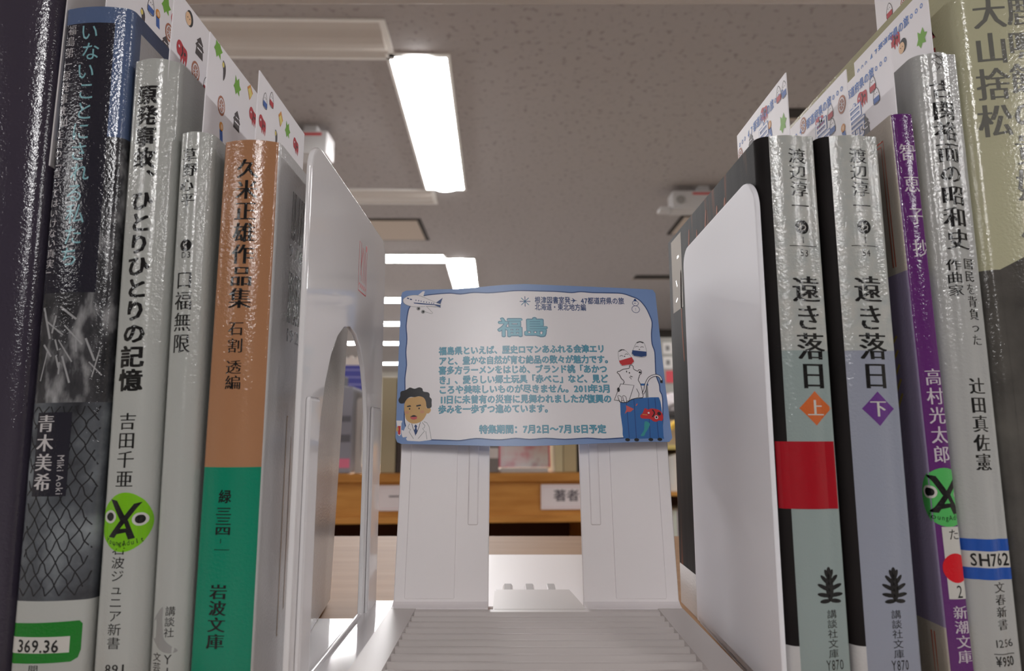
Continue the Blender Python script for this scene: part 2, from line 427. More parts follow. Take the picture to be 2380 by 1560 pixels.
# L0 dark tall book at the picture's edge
b = book('tall dark plum book at the very end of the row, beside the fence-photo spine', -157, 30.6, 215, -1.5, rl=3, rr=4, bulge=1.5, mats=[F_DARK])
# L1 black spine with teal handwriting
B1 = book('dark hardback with teal handwritten title and chain-link fence photo on its spine', -125.5, 19.7, 189.5, -1.21, rl=2.4, rr=2.6, bulge=.9, slit=9.6,
          mats=[F_BLUE, F_NAVY, F_RUIN, F_FENCE, F_WHITE, F_GREYW], zs=[26.3, 76, 105.5, 150, 172, 184.5], us=[2.6, 15.4], ds=[6, 100],
          regions=lambda g, u, d, z: (4 if z < 26.3 else (3 if z < 76 else (2 if z < 105.5 else (0 if z > 184.5 else ((0 if z > 150 else 2) if u > 15.4 else 1))))) if g == 'S' else
                  (4 if z < 26.3 else ((5 if d > 6 and z < 184.5 else 0) if z > 150 else (2 if z > 76 else 3))))
TEALI = ink('teal_hand', (128,178,186)); GREYI = ink('pale_grey', (186,182,184))
title(B1, 'title_lettering', 'いないことにされる私たち', (-120.62,184.7), (-119.84,112.53), 5.6, TEALI, 'goth', 1.0, [-.3,.5,-.4,.3,.2,-.3])
title(B1, 'subtitle_lettering', '福島第一原発事故', (-126.14,184.43), (-126.86,156.35), 2.7, GREYI, 'min', .95)
title(B1, 'subtitle_lettering', '年目の「言ってはいけない真実」', (-126.95,152.52), (-125.56,109.43), 2.7, GREYI, 'min', .95)
a = Art(); u, z = loc(B1, (-126.09,154.69)); htext(a, '10', u-1.4, z, u+1.4, z, 3.6, GREYI, 'min'); a.build('subtitle_lettering', spine_map(B1), B1.cover, 1)
# author box, fence wires, scattered planks
a = Art()
x0, z0 = loc(B1, (-124.19,52.07)); x1, z1 = loc(B1, (-115.4,73.7)); a.rect(x0+.3, z0, x1+.3, z1, F_NAVY, 1); a.build('author_panel', spine_map(B1), B1.cover, 1)
title(B1, 'author_lettering', '青木美希', (-121.87,73.14), (-121.1,53.15), 4.9, ink('light_grey', (200,196,196)), 'minb', layer=2)
a = Art(); u, z = loc(B1, (-116.78,62.84)); u2, z2 = loc(B1, (-116.29,52.61)); htext(a, 'Miki Aoki', u, z, u2, z2, 2.6, GREYI, 'goth', 2); a.build('author_lettering', spine_map(B1), B1.cover, 1)
a = Art(); M_WIRE = ink('wire', (38,38,42))
for k in range(-14, 18):
    for sg in (1, -1):
        pts = []
        for j in range(0, 26):
            zz = 27.5 + j*1.9; uu = 9 + k*3.3 + sg*(zz-27.5)*.62 + .35*math.sin(zz*2.0+k)
            if .8 < uu < 19: pts.append((uu, zz))
        if len(pts) > 1: a.stroke(pts, .32, M_WIRE, 0)
a.build('fence_print', spine_map(B1), B1.cover, 1)
a = Art(); M_PLK = ink('plank', (158,158,160))
for k in range(16):
    u, z = random.uniform(2, 17), random.uniform(84, 103); an = random.uniform(.5, 2.6); l = random.uniform(3, 9)
    a.stroke([(u-l/2*math.cos(an), z-l/2*math.sin(an)), (u+l/2*math.cos(an), z+l/2*math.sin(an))], random.uniform(.25,.7), M_PLK, 0)
a.v = [(min(max(p[0], .6), 19.2),) + p[1:] for p in a.v]
a.build('debris_print', spine_map(B1), B1.cover, 1)
# call-number label
GREENL = ink('label_green', (8,122,28))
a = Art(); u, z = loc(B1, (-124.68,11.45)); u2, z2 = loc(B1, (-107.77,21.77)); u = .5; u2 = 18.0
a.poly([(u,z),(u2-2,z+.3),(u2-.5,z+1.2),(u2,z+3),(u2,z2-.8),(u2-.7,z2),(u,z2-.4)], GREENL, 0)
p0 = loc(B1, (-124.75,13.96)); p1 = loc(B1, (-110.41,18)); a.rect(u, p0[1], p1[0], p1[1]+.1, WHITE_INK, 1)
lb = a.build('call_number_label', spine_map(B1), B1.e, .3); lb['label'] = 'green and white call number label'
a = Art(); q0 = loc(B1, (-123.67,15.78)); q1 = loc(B1, (-112.77,15.88)); htext(a, '369.36', q0[0], q0[1], q1[0], q1[1], 4.2, BLACK, 'bold', 2); a.build('handwriting', spine_map(B1), lb, 1)
title(B1, 'publisher_lettering', '聞', (-118.71,11.45), (-118.53,8.85), 2.8)

# L2 white junior paperback
B2 = book('white paperback with heavy black title and round green sticker, next to the black spine', -104.7, 13.3, 173.5, -1.22, rl=2, rr=3.4, bulge=1.2, slit=7.0, mats=[film('warm_white', (180,182,178))])
title(B2, 'title_lettering', '原発事故', (-103.02,165.66), (-102.28,140.65), 6.6, BLACK, 'heavy', .98)
title(B2, 'title_lettering', '、', (-101.9,140.4), (-101.66,134.67), 6.0, BLACK, 'heavy')
title(B2, 'title_lettering', 'ひとりひとりの', (-102,134.42), (-100.81,91.41), 6.6, BLACK, 'heavy', .98)
title(B2, 'title_lettering', '記憶', (-101.03,91.3), (-100.76,78.86), 6.8, BLACK, 'heavy', .98)
title(B2, 'author_lettering', '吉田千亜', (-100.54,73.7), (-100.06,54.02), 4.9, BLACK, 'min')
title(B2, 'publisher_lettering', '波ジュニア新書', (-99.9,37.29), (-99.2,14.87), 3.7, BLACK, 'goth')
title(B2, 'publisher_lettering', '岩', (-99.98,40.66), (-99.92,37.5), 3.7, BLACK, 'goth')
a = Art(); q = loc(B2, (-101.13,10.35)); htext(a, '891', q[0], q[1], q[0]+5, q[1], 3.4, BLACK, 'min'); a.build('number_lettering', spine_map(B2), B2.cover, 1)
ya_sticker(B2, (-99.22,45.75), 6.3, 7.4, ink('sticker_green', (120,190,20)), BLACK)
# panel and barcode on its back cover
a = Art(); LINEG = ink('thin_grey', (120,122,120)); tl = (174.85,167.21)
a.stroke([(20,60),(20,154),(21,157),(24,158),(90,158)], .35, LINEG, 0)
for k in range(22):
    x = 29 + k*1.2; a.rect(x, 128, x+random.choice((.3,.5,.75)), 147, BLACK, 0)
a.build('back_cover_print', right_map(B2), B2.cover)

# L3 slim pale paperback
B3 = book('slim pale grey-white paperback with brush-written author name, beside the orange spine', -90.4, 9.2, 151.5, -1.04, rl=1.8, rr=3.0, bulge=.8, slit=4.6, mats=[film('pale_grey_white', (178,180,176))])
title(B3, 'author_lettering', '草野心平', (-89.63,146.81), (-89.55,129.49), 4.3, BLACK, 'minb', .98, [0,.3,-.3,.2])
a = Art(); q = loc(B3, (-88.77,118.77)); a.ellipse(q[0], q[1], 1.7, 1.7, BLACK, 0); put(a, 'く', q[0], q[1], 2.4, 2.4, WHITE_INK, 'goth', 1); a.build('author_mark', spine_map(B3), B3.cover, 1)
a = Art(); q = loc(B3, (-88.57,116.13)); htext(a, 'D3', q[0]-1.4, q[1], q[0]+1.4, q[1], 2.4, BLACK, 'goth'); a.build('number_lettering', spine_map(B3), B3.cover, 1)
title(B3, 'title_lettering', '口福無限', (-88.62,112.05), (-88.05,88.88), 5.0, BLACK, 'min')
title(B3, 'publisher_lettering', '講談社', (-85.68,25.35), (-85.63,17.7), 2.5, BLACK, 'goth')
title(B3, 'publisher_lettering', '文芸文庫', (-88.35,14.26), (-88.04,5.08), 2.5, BLACK, 'goth')
a = Art(); GB = ink('bird_grey', (150,150,148)); q = loc(B3, (-87.77,19.12)); Q = lambda L: [(q[0]+x, q[1]+y) for x, y in L]
a.poly(smoothpts(Q([(-3.2,.2),(-2.4,.4),(-2.0,3.2),(.2,6.0),(.3,3.2),(.6,.8),(1.2,-1.8),(4.2,-4.6),(2.0,-5.0),(-.6,-3.8),(-2.2,-1.6),(-2.7,-1.4)])), GB, 0); a.build('bird_emblem', spine_map(B3), B3.cover, 1)
a = Art(); q = loc(B3, (-85.35,12.76)); put(a, 'Y', q[0], q[1], 3, 3.2, BLACK, 'goth', centre=.33); put(a, '1', q[0], q[1]-3, 3, 3.2, BLACK, 'goth', centre=.25); a.build('number_lettering', spine_map(B3), B3.cover, 1)

# L4 orange and teal paperback
B4 = book('paperback with salmon orange spine over a teal green base, against the arched bookend', -80.6, 15.7, 148.2, -.1, z0=.9, taper=lambda d, z: max(0, d-30)/75*(4.5+4.5*(1-z/148)), ds=[30, 50, 70, 90], rl=1.4, rr=1.6, bulge=1.4, slit=8.6,
          mats=[F_ORANGE, F_TEAL, F_GREYW], zs=[58.6], regions=lambda g, u, d, z: 2 if g == 'R' or (g == 'L' and d > 3) else (0 if z > 58.6 else 1))
title(B4, 'title_lettering', '久米正雄作品集', (-73.17,143.65), (-73.17,100.94), 6.2, BLACK, 'minb', .98)
title(B4, 'editor_lettering', '石割', (-73.68,98.13), (-73.57,88.88), 4.4, BLACK, 'min', .9)
title(B4, 'editor_lettering', '透編', (-73.71,87.5), (-73.53,79.32), 4.4, BLACK, 'min', .98)
title(B4, 'number_lettering', '緑', (-73.82,53.91), (-73.69,50.24), 3.4, BLACK, 'bold')
title(B4, 'number_lettering', '三三四', (-73.87,49.6), (-73.73,42.35), 4.4, BLACK, 'bold', .95)
title(B4, 'number_lettering', '-一', (-73.84,42.35), (-73.75,37.71), 4.2, BLACK, 'min', .95)
title(B4, 'publisher_lettering', '岩波文庫', (-73.94,30.62), (-73.97,14.87), 4.6, BLACK, 'minb', .98)
def barcode(a, d0, d1, z0, z1, seed):
    rnd = random.Random(seed); d = d0
    while d < d1:
        wd = rnd.choice((.3,.45,.7,.9)); a.rect(d, z0, d+wd, z1, BLACK, 0); d += wd + rnd.choice((.35,.5,.8))
a = Art(); barcode(a, 14, 52, 124, 138.5, 3); htext(a, '9784003', 12.5, 120.5, 42, 120.5, 5.5, BLACK, 'goth'); barcode(a, 14, 52, 99, 114, 5); htext(a, '1920195', 12.5, 95.5, 42, 95.5, 5.5, BLACK, 'goth')
a.build('barcode_print', right_map(B4), B4.cover)
a = Art(); a.rect(22, 18, 46, 66, mat('faded_picture', (150,128,118), .35, ramp=[(.3,(122,100,92)),(.7,(176,160,148))], scale=60), 0); a.stroke([(18,12),(48,12),(48,72),(18,72)], .8, ink('tan', (170,150,128)), 0, closed=True)
a.build('back_cover_print', right_map(B4), B4.cover)

# R1, R2 two volumes of one novel
def volume(label, X0, T, no, kan, diamond, low, px0, lean):
    B = book(label, X0, T, 150.5, lean, rl=3.2, rr=1.2, bulge=.9, slit=T*.58, mats=[F_VOL, low, F_PAINT, F_GREYW], zs=[15.5, 60, 90, 120], us=[3.3],
             regions=lambda g, u, d, z: (2 if z > 15.5 else 3) if g == 'L' or u < 3.25 else (0 if (z > 90 and g == 'S') else (1 if g == 'S' else 2)))
    return B
R1 = volume('white-spined dark paperback, upper volume with orange diamond and red band', 68.7, 16.0, '53', '上', None, F_PALE, 1860, 0)
R2 = volume('white-spined dark paperback, lower volume with purple diamond and no red band', 85.3, 17.0, '54', '下', None, F_LILAC, 2005, .12)
ORANGE = ink('diamond_orange', (206,104,52)); PURP = ink('diamond_purple', (104,56,134))
def leaf_emblem(a, u, z, k):
    a.ellipse(u, z-.4*k, .9*k, 2.6*k, BLACK, 0, 14)
    for y, l, an in ((2.2,1.9,1.15),(1.2,2.3,.8),(0.1,2.5,.45),(-1.0,2.4,.15),(-1.9,2.0,-.1)):
        for sg in (1, -1):
            a.ellipse(u+sg*l*.55*k*math.cos(an), z+(y-1.0+l*.5*math.sin(an))*k, l*.6*k, .42*k, BLACK, 0, 12, rot=sg*an)
    a.ellipse(u, z+2.6*k, .5*k, 1.0*k, BLACK, 0, 12)
VOLPTS = {1: [(79.22,146.81),(79.28,127.53),(79.28,123.99),(79.4,120.35),(79.28,118.65),(79.39,116.73),(79.21,110.39),(79.76,79.32),(79.67,74.7),(80.2,30.2),(80.32,24.43),(80.12,12.76),(80.23,11.35)],
          2: [(96.09,146.81),(96.12,127.53),(96.2,123.99),(96.26,120.35),(96.12,118.65),(96.2,116.73),(95.93,110.39),(96.16,79.32),(96.11,74.59),(96.45,30.2),(96.28,24.43),(96.23,12.76),(96.32,11.35)]}
for B, no, kan, dm, pts in ((R1, '53', '上', ORANGE, VOLPTS[1]), (R2, '54', '下', PURP, VOLPTS[2])):
    L = [loc(B, p) for p in pts]
    title(B, 'author_lettering', '渡辺淳一', pts[0], pts[1], 5.4, BLACK, 'min', .98)
    a = Art(); a.ellipse(*L[2], 2.0, 2.0, BLACK, 0); put(a, 'わ', L[2][0], L[2][1], 2.7, 2.7, WHITE_INK, 'goth', 1); a.build('author_mark', spine_map(B), B.cover, 1)
    a = Art(); put(a, '1', L[3][0], L[3][1], 2.6, 2.6, BLACK, 'goth', centre=.25); a.rect(L[4][0]-3.8, L[4][1]-.1, L[4][0]+3.8, L[4][1]+.1, BLACK, 0)
    htext(a, no, L[5][0]-1.3, L[5][1], L[5][0]+1.3, L[5][1], 2.8, BLACK, 'goth'); a.build('number_lettering', spine_map(B), B.cover, 1)
    title(B, 'title_lettering', '遠き落日', pts[6], pts[7], 7.9, BLACK, 'minb', 1.0)
    a = Art(); u, z = L[8]; a.poly([(u-4.4,z),(u,z-4.5),(u+4.4,z),(u,z+4.5)], dm, 0); put(a, kan, u, z, 4.7, 4.7, WHITE_INK, 'minb', 1); a.build('volume_diamond', spine_map(B), B.cover, 1)
    a = Art(); leaf_emblem(a, L[9][0], L[9][1], 1.25); a.build('leaf_emblem', spine_map(B), B.cover, 1)
    title(B, 'publisher_lettering', '講談社文庫', pts[10], pts[11], 2.9, BLACK, 'goth')
    a = Art(); htext(a, 'Y870', L[12][0]-2.4, L[12][1], L[12][0]+2.4, L[12][1], 3.4, BLACK, 'goth'); a.build('price_lettering', spine_map(B), B.cover, 1)
REDT = mat('red_tape', (168,8,30), .2, bump=(500,.5,.0003))
a = Art(); a.rect(.6, 49.0, 15.3, 66.1, REDT, 2); o = a.build('red_tape', spine_map(R1), R1.e, .3); o['label'] = 'glossy red tape band'
a = Art(); a.rect(2, 49.0, 12, 66.1, REDT, 1); a.build('red_tape', left_map(R1), R1.e)
a = Art(); STK = mat('orange_streak', (150,80,48), .6, spec=.1); 
for d, z, l in ((30,136,12),(38,138,9),(62,133,16),(72,140,10),(50,142,7),(86,120,22)):
    a.poly(smoothpts([(d-1,z-l),(d+.6,z-l*.3),(d-.8,z+l*.5),(d+.6,z+l*.55),(d+2,z-l*.2),(d+.8,z-l)]), STK, 0)
a.rect(84, 118, 100, 149, mat('cover_white_panel', (196,190,180), .6, spec=.1), 0); a.stroke([(88,140),(91,140)], 1, BLACK, 1); a.stroke([(92,128),(94,131)], .9, BLACK, 1); a.stroke([(92,123),(95,122)], .9, BLACK, 1)
a.build('front_cover_print', left_map(R1), R1.cover)

# R3 thin purple paperback
R3 = book('thin purple-spined paperback with pale cover, squeezed between white paperbacks', 108.75, 6.3, 156.8, -.9, rl=.9, rr=.9, bulge=.3, slit=2.4,
          mats=[F_PURPLE, film('ivory', (196,188,176)), F_LAV], zs=[20, 112], regions=lambda g, u, d, z: 0 if g == 'S' else (1 if z > 112 or z < 20 else 2))
PALEI = ink('pale_lilac', (206,196,204))
title(R3, 'title_lettering', '智恵子抄', (109.77,149.97), (111.29,113.25), 4.6, PALEI, 'min', .58)
title(R3, 'author_lettering', '高村光太郎', (111.1,85.33), (111.5,60.21), 4.6, PALEI, 'min', .95)
title(R3, 'publisher_lettering', '新潮文庫', (112.34,25.45), (112.54,11.55), 3.8, PALEI, 'min', .96)
ya_sticker(R3, (111.59,51.97), 6.4, 7.4, ink('sticker_green_blue', (84,182,96)), BLACK)
a = Art(); q = loc(R3, (113.04,35.62)); a.rect(1.6, q[1]-8.6, 6.2, q[1]+9, WHITE_INK, 1); c = loc(R3, (112.16,34.47)); a.ellipse(c[0]+.2, c[1], 3.3, 3.6, ink('dot_red', (214,16,34)), 2)
c = loc(R3, (112.54,42.67)); put(a, 'た', c[0], c[1], 3.0, 3.0, BLACK, 'goth', 2); c = loc(R3, (112.58,28.86)); put(a, '2', c[0], c[1], 3.2, 4.4, BLACK, 'goth', 2)
o = a.build('number_label', spine_map(R3), R3.e, .3); o['label'] = 'white number label with red dot'
a = Art(); FR = ink('frame_orange', (200,96,72))
for k in (0, 1.2): a.stroke([(5+k,18),(5+k,3+k),(80,3+k)], .45, FR, 0)
a.build('cover_frame', left_map(R3), R3.cover); a = Art()
for k in (0, 1.2): a.stroke([(5+k,114),(5+k,151-k),(80,151-k)], .45, FR, 0)
YST = ink('ochre', (190,168,96))
for k in range(5): a.stroke(smoothpts([(8,95-k*4),(18,88-k*5),(30,94-k*3)], False), .8, YST, 0)
a.build('front_cover_print', left_map(R3), R3.cover)

# R4 white paperback with bold black serif title
R4 = book('white paperback with bold black serif title and blue-banded handwritten label', 115.0, 12.7, 175.5, 0, rl=3.4, rr=1.6, bulge=1.1, slit=5.5, mats=[film('soft_white', (180,181,179))])
a = Art(); q = loc(R4, (121.2,172.73)); SY = ink('symbol_grey', (96,94,92))
for L in ([(-1.2,2.4),(1.6,-.2),(-.2,-1.0),(-1.6,.8),(.6,1.6),(1.8,.4),(-1.0,-3)],[(.2,-.8),(1.6,-2.4)]): a.stroke([(q[0]+x, q[1]+y) for x, y in L], .4, SY)
a.build('series_emblem', spine_map(R4), R4.cover, 1)
title(R4, 'title_lettering', '古関裕而の昭和史', (121.64,167.23), (121.95,117.33), 6.6, BLACK, 'minb', .98)
title(R4, 'subtitle_lettering', '国民を背負った', (123.86,115.4), (124.21,91.06), 3.4, BLACK, 'min')
title(R4, 'subtitle_lettering', '作曲家', (119.87,115.16), (119.84,104.46), 3.6, BLACK, 'min')
title(R4, 'author_lettering', '辻田真佐憲', (122.79,82.94), (122.42,58.25), 4.9, BLACK, 'minb')
title(R4, 'publisher_lettering', '文春新書', (123.11,31.13), (122.99,19.32), 3.5, BLACK, 'min', .96)
a = Art(); p = (114.72,41.51); q = (128.25,31.55); LBL = ink('label_blue', (30,84,176)); u0, u1 = .6, 12.6; z1, z0 = p[1], q[1]; h = z1-z0
a.rect(u0, z0, u1, z1, WHITE_INK, 0); a.rect(u0, z1-h*.30, u1, z1, LBL, 1); a.rect(u0, z0, u1, z0+h*.29, LBL, 1)
lb = a.build('call_number_label', spine_map(R4), R4.e, .3); lb['label'] = 'white call number label with two blue bands'
a = Art(); p = loc(R4, (116.83,36.45)); q = loc(R4, (126.65,36.56)); htext(a, 'SH762', p[0], p[1], q[0], q[1], 4.3, BLACK, 'bold', 2); a.build('handwriting', spine_map(R4), lb, .3)
a = Art(); p = loc(R4, (119.88,16.38)); q = loc(R4, (125.46,16.48)); htext(a, '1256', p[0], p[1], q[0], q[1], 2.6, BLACK, 'goth'); a.rect(p[0], p[1]-2.6, q[0], p[1]-2.4, BLACK, 0)
p = loc(R4, (120.06,12.15)); q = loc(R4, (125.19,12.25)); htext(a, '¥950', p[0], p[1], q[0], q[1], 3.2, BLACK, 'bold'); a.build('price_lettering', spine_map(R4), R4.cover, 1)
a = Art(); a.poly(smoothpts([(15,140),(15,166),(16,168.5),(19,169),(24,166),(25,140)]), ink('navy_black_block', (22,18,40)), 0); a.build('front_cover_print', left_map(R4), R4.cover)

# R5 cream hardback at the other end
R5 = book('big cream film-wrapped book at the row end with grey serif title and dark lower photo', 128.4, 34, 208, 0, rl=4.2, rr=3, bulge=1.4, slit=5.0, mats=[F_CREAM, F_GPHOTO], depth=130, zs=[112.3], us=[4.6], regions=lambda g, u, d, z: 1 if z < 112.3 and (g == 'L' or u < 4.6) else 0)
GT = ink('title_grey', (112,112,106))
a = Art()
for s, p0, p1, wd in (('大山捨松', (137.83,193.35), (135.75,149.46), 9.0), ('鹿鳴館の貴婦人', (146.77,193.35), (143.06,119.98), 9.0)): vtext(a, s, loc(R5, p0), loc(R5, p1), wd, GT, 'minb')
a.build('title_lettering', spine_map(R5), R5.cover, 1)
a = Art(); a.poly([(4.5,0.5),(30,0.5),(30,118),(10.8,115.6),(4.5,112.3)], F_GPHOTO, 0); a.build('spine_photo', spine_map(R5), R5.cover, 1)
a = Art(); RDI = ink('dark_red', (150,30,44)); a.rect(11.0, 178, 14.5, 184, RDI, 0); a.poly([(10.5,187),(13.5,187.5),(12,190.5),(14,191.5)], RDI, 0); a.build('front_cover_print', left_map(R5), R5.cover)

# ------------------------------------------------------------------ patterned bookmark cards
M_CARD = mat('white_card', (244,241,246), .55)
IR, IB, IG, IBR, IDK, IOR, IYE, ISK, IBL = (flat(n, c) for n, c in (('ired',(190,36,52)),('iblue',(58,98,176)),('igreen',(116,176,48)),('ibrown',(178,112,84)),('idark',(70,60,62)),('iorange',(222,150,66)),('iyellow',(236,218,120)),('iskin',(240,200,160)),('iblack',(26,26,30))))
def icon(a, kind, x, y, k, fl=1):
    P = lambda L: [(x+fl*p*k, y+q*k) for p, q in L]
    E = lambda cx, cy, rx, ry, m, l=0: a.ellipse(x+fl*cx*k, y+cy*k, rx*k, ry*k, m, l, 16)
    if kind == 'beko':
        a.poly(smoothpts(P([(-.9,.2),(-.7,.75),(-.3,.9),(.2,.7),(.8,.6),(.95,0),(.8,-.9),(.6,-.4),(.4,-.9),(.2,-.4),(0,-.95),(-.2,-.5),(-.7,-.4)]), True, 3), IR, 0)
        a.stroke(P([(0,.6),(.15,.1),(-.05,-.4)]), .16*k, IBL, 1); E(.5,.1,.16,.16,IBL,1); E(-.5,.3,.12,.12,M_CARD,1)
    elif kind == 'disc':
        E(0,0,.75,.95,IBR); a.ring(x, y, .5*k, .66*k, .12*k, M_CARD, 1, 16)
        for q in range(8): a.stroke([(x, y), (x+.5*k*math.cos(q*.785), y+.66*k*math.sin(q*.785))], .06*k, M_CARD, 1)
    elif kind == 'map': a.poly(P([(-.5,.9),(-.1,.5),(.3,.95),(.5,.3),(.9,.1),(.5,-.3),(.6,-.8),(.1,-.6),(-.2,-1),(-.5,-.5),(-.8,-.4),(-.5,.1)]), IG, 0)
    elif kind == 'castle':
        a.poly(P([(-.7,-1),(-.6,-.2),(-.8,-.1),(-.45,.3),(-.6,.4),(0,1),(.6,.4),(.45,.3),(.8,-.1),(.6,-.2),(.7,-1)]), IDK, 0); a.rect(x-.45*k, y-.35*k, x+.45*k, y-.2*k, M_CARD, 1); a.rect(x-.3*k, y+.18*k, x+.3*k, y+.28*k, M_CARD, 1)
    elif kind in ('dollr', 'dollb'):
        a.stroke(smoothpts(P([(-.5,-.7),(-.45,.3),(0,.9),(.45,.3),(.5,-.7)]), True, 3), .07*k, IDK, 0, closed=True)
        a.rect(x-.5*k, y-.7*k, x+.5*k, y-.1*k, IR if kind == 'dollr' else IB, 1); E(-.15,.3,.06,.05,IDK,1); E(.15,.3,.06,.05,IDK,1)
    elif kind == 'cake': a.poly(P([(-.7,.1),(0,.9),(.7,.1),(0,-1)]), IOR, 0); a.poly(P([(-.55,-.1),(0,.45),(.55,-.1),(0,-.8)]), IYE, 1)
    elif kind == 'man': E(.2,.2,.6,.75,IBL); E(-.05,.05,.5,.6,ISK,1); E(-.2,.1,.06,.06,IBL,2); E(.15,.1,.06,.06,IBL,2)
    elif kind == 'girl': E(0,.45,.4,.45,IOR); a.poly(P([(-.3,.1),(.3,.1),(.5,-.9),(-.1,-.9)]), IB, 0); E(.05,.45,.22,.25,ISK,1)
    elif kind == 'bird': a.poly(smoothpts(P([(-.3,.9),(.3,.6),(.35,-.3),(0,-1),(-.1,-.2)]), True, 3), IDK, 0); E(-.2,.5,.2,.25,IYE,1)
def bookmark(label, X, z1, z0, side, icons, k, text=None, big=None, D=171):
    e = empty('bookmark_card', (X, D, SH+z0)); tag(e, label, 'bookmark', 'patterned bookmark cards')
    o = box('card', -.15, .15, 0, 40, 0, z1-z0, M_CARD, e)
    a = Art()
    for kind, (d, h) in icons:
        dd = d-D
        if 1 < dd < 39.5 and h-z0 < (z1-z0)-1: icon(a, kind, dd, h-z0, k, 1 if side > 0 else -1)
    a.v = [(min(max(p[0], .1), 39.9), min(p[1], z1-z0-.1), p[2]) for p in a.v]
    mp = (lambda d, h, l: (.15+l, d, h)) if side > 0 else (lambda d, h, l: (-.15-l, d, h))
    if a.v: a.build('printed_pattern', mp, o)
    if text:
        t = Art(); h = (z1-z0)-4.4; LB_ = flat('lettering_blue', (84,130,208))
        # the line runs from the far edge to the near edge
        s = '47都道府県の旅'
        for i, ch in enumerate(s): put_m(t, ch, 29.5-i*2.75, h, 2.7, 3.5, LB_, 'bold')
        for q in range(3):
            t.ring(37.6-q*2.4, h, .5, .6, .28, LB_, 0, 10); t.ring(7.6-q*2.4, h, .5, .6, .28, LB_, 0, 10)
        t.build('printed_lettering', mp, o)
    if big:
        t = Art(); d, hh = big[1][0]-171, big[1][1]-z0; put_m(t, big[0], d, hh, 11, 13, LB_, 'bigo'); put_m(t, big[0], d, hh, 11, 13, M_CARD, 'popin', 1)
        t.build('printed_lettering', mp, o)
    return e
def put_m(a, ch, cx, cy, sx, sy, m, sty='bold', layer=0):
    put(a, ch, cx, cy, -sx, sy, m, sty, layer)
bookmark('patterned card standing out of the black-spined hardback with teal title', -117.6, 236, 140, 1,
    [('dollb',(192.22,205.46)),('girl',(196.27,204.13)),('map',(200.51,211.83)),('disc',(203.64,203.75)),('castle',(201.99,198.06)),('bird',(188.29,198.63)),('beko',(207.09,209.45))], 3.4)
bookmark('patterned card standing out of the white paperback with heavy black title', -98.0, 196.5, 120, 1,
    [('man',(179.26,191.99)),('beko',(188.73,198.94)),('beko',(176.95,179.73)),('castle',(186.94,187.72)),('bird',(194,189.19)),('disc',(185.49,178.74)),('dollr',(192.68,177.97)),('map',(200.66,194.87)),('cake',(203.36,196.57))], 3.4)
bookmark('patterned card standing out of the slim pale paperback', -86.9, 182.5, 105, 1,
    [('bird',(180.64,176.01)),('map',(190.08,176.5)),('cake',(199.67,180.09)),('disc',(180.55,164.78)),('castle',(191.35,165.6)),('beko',(202.91,172.65)),('girl',(181.38,157.16)),('map',(176.23,180.64))], 3.2)
bookmark('patterned card standing out of the orange and teal paperback', -72.0, 170.5, 105, 1,
    [('dollb',(175.92,163.8)),('dollr',(180.6,166.59)),('cake',(188.47,164.71)),('map',(194.76,164.1)),('beko',(202.89,162.31)),('man',(189.89,170.6)),('beko',(174.8,155.92)),('bird',(185.58,156.84)),('dollb',(204.86,169.64))], 2.8)
bookmark('patterned card with blue lettering standing out of the volume with the red band', 78.0, 169.8, 105, -1,
    [('beko',(187.29,165.52)),('dollr',(176.19,165.95)),('dollb',(172.37,165.43)),('map',(174.59,156.34)),('castle',(198.68,161.85)),('girl',(183.57,158.91)),('disc',(208.69,161.57)),('bird',(209.66,169.33))], 2.9, True, ('島', (188.2,156.96)))
bookmark('patterned card with blue lettering standing out of the volume with the purple diamond', 95.2, 170.8, 105, -1,
    [('beko',(187.83,162.69)),('dollr',(180.97,163.08)),('dollb',(180.39,158.16)),('disc',(174.3,161.86)),('girl',(174.56,153.45)),('bird',(174.58,170.01)),('disc',(198.44,167.38))], 2.9, True, ('島', (186.84,157.99)))
bookmark('patterned card with blue lettering standing out of the thin purple-spined paperback', 108.6, 180, 105, -1,
    [('beko',(187.12,170.54)),('dollr',(181.12,171.99)),('dollb',(179.7,167.47)),('castle',(186.48,161.46))], 3.0, True, ('島', (191.47,164.93)))
bookmark('patterned card with blue lettering standing out of the white serif-title paperback', 120.6, 197, 120, -1,
    [('beko',(187.64,190.22)),('map',(175.09,183.21)),('man',(184.23,185.71))], 3.0, True)
bookmark('patterned card standing out of the big cream book, highest of all cards', 133.5, 240, 140, -1,
    [('disc',(200.35,212.67)),('dollr',(195.47,205.75)),('dollb',(192.36,205.4)),('dollb',(208.54,211.59)),('dollr',(208.99,215.7))], 3.2, D=177)
e = empty('divider_card', (-128.9, 171, SH+142)); tag(e, 'plain pale card wedged between the plum book and the black spine', 'card')
box('card', -.2, .2, 0, 30, 0, 70, mat('pale_card', (205,202,204), .6), e)

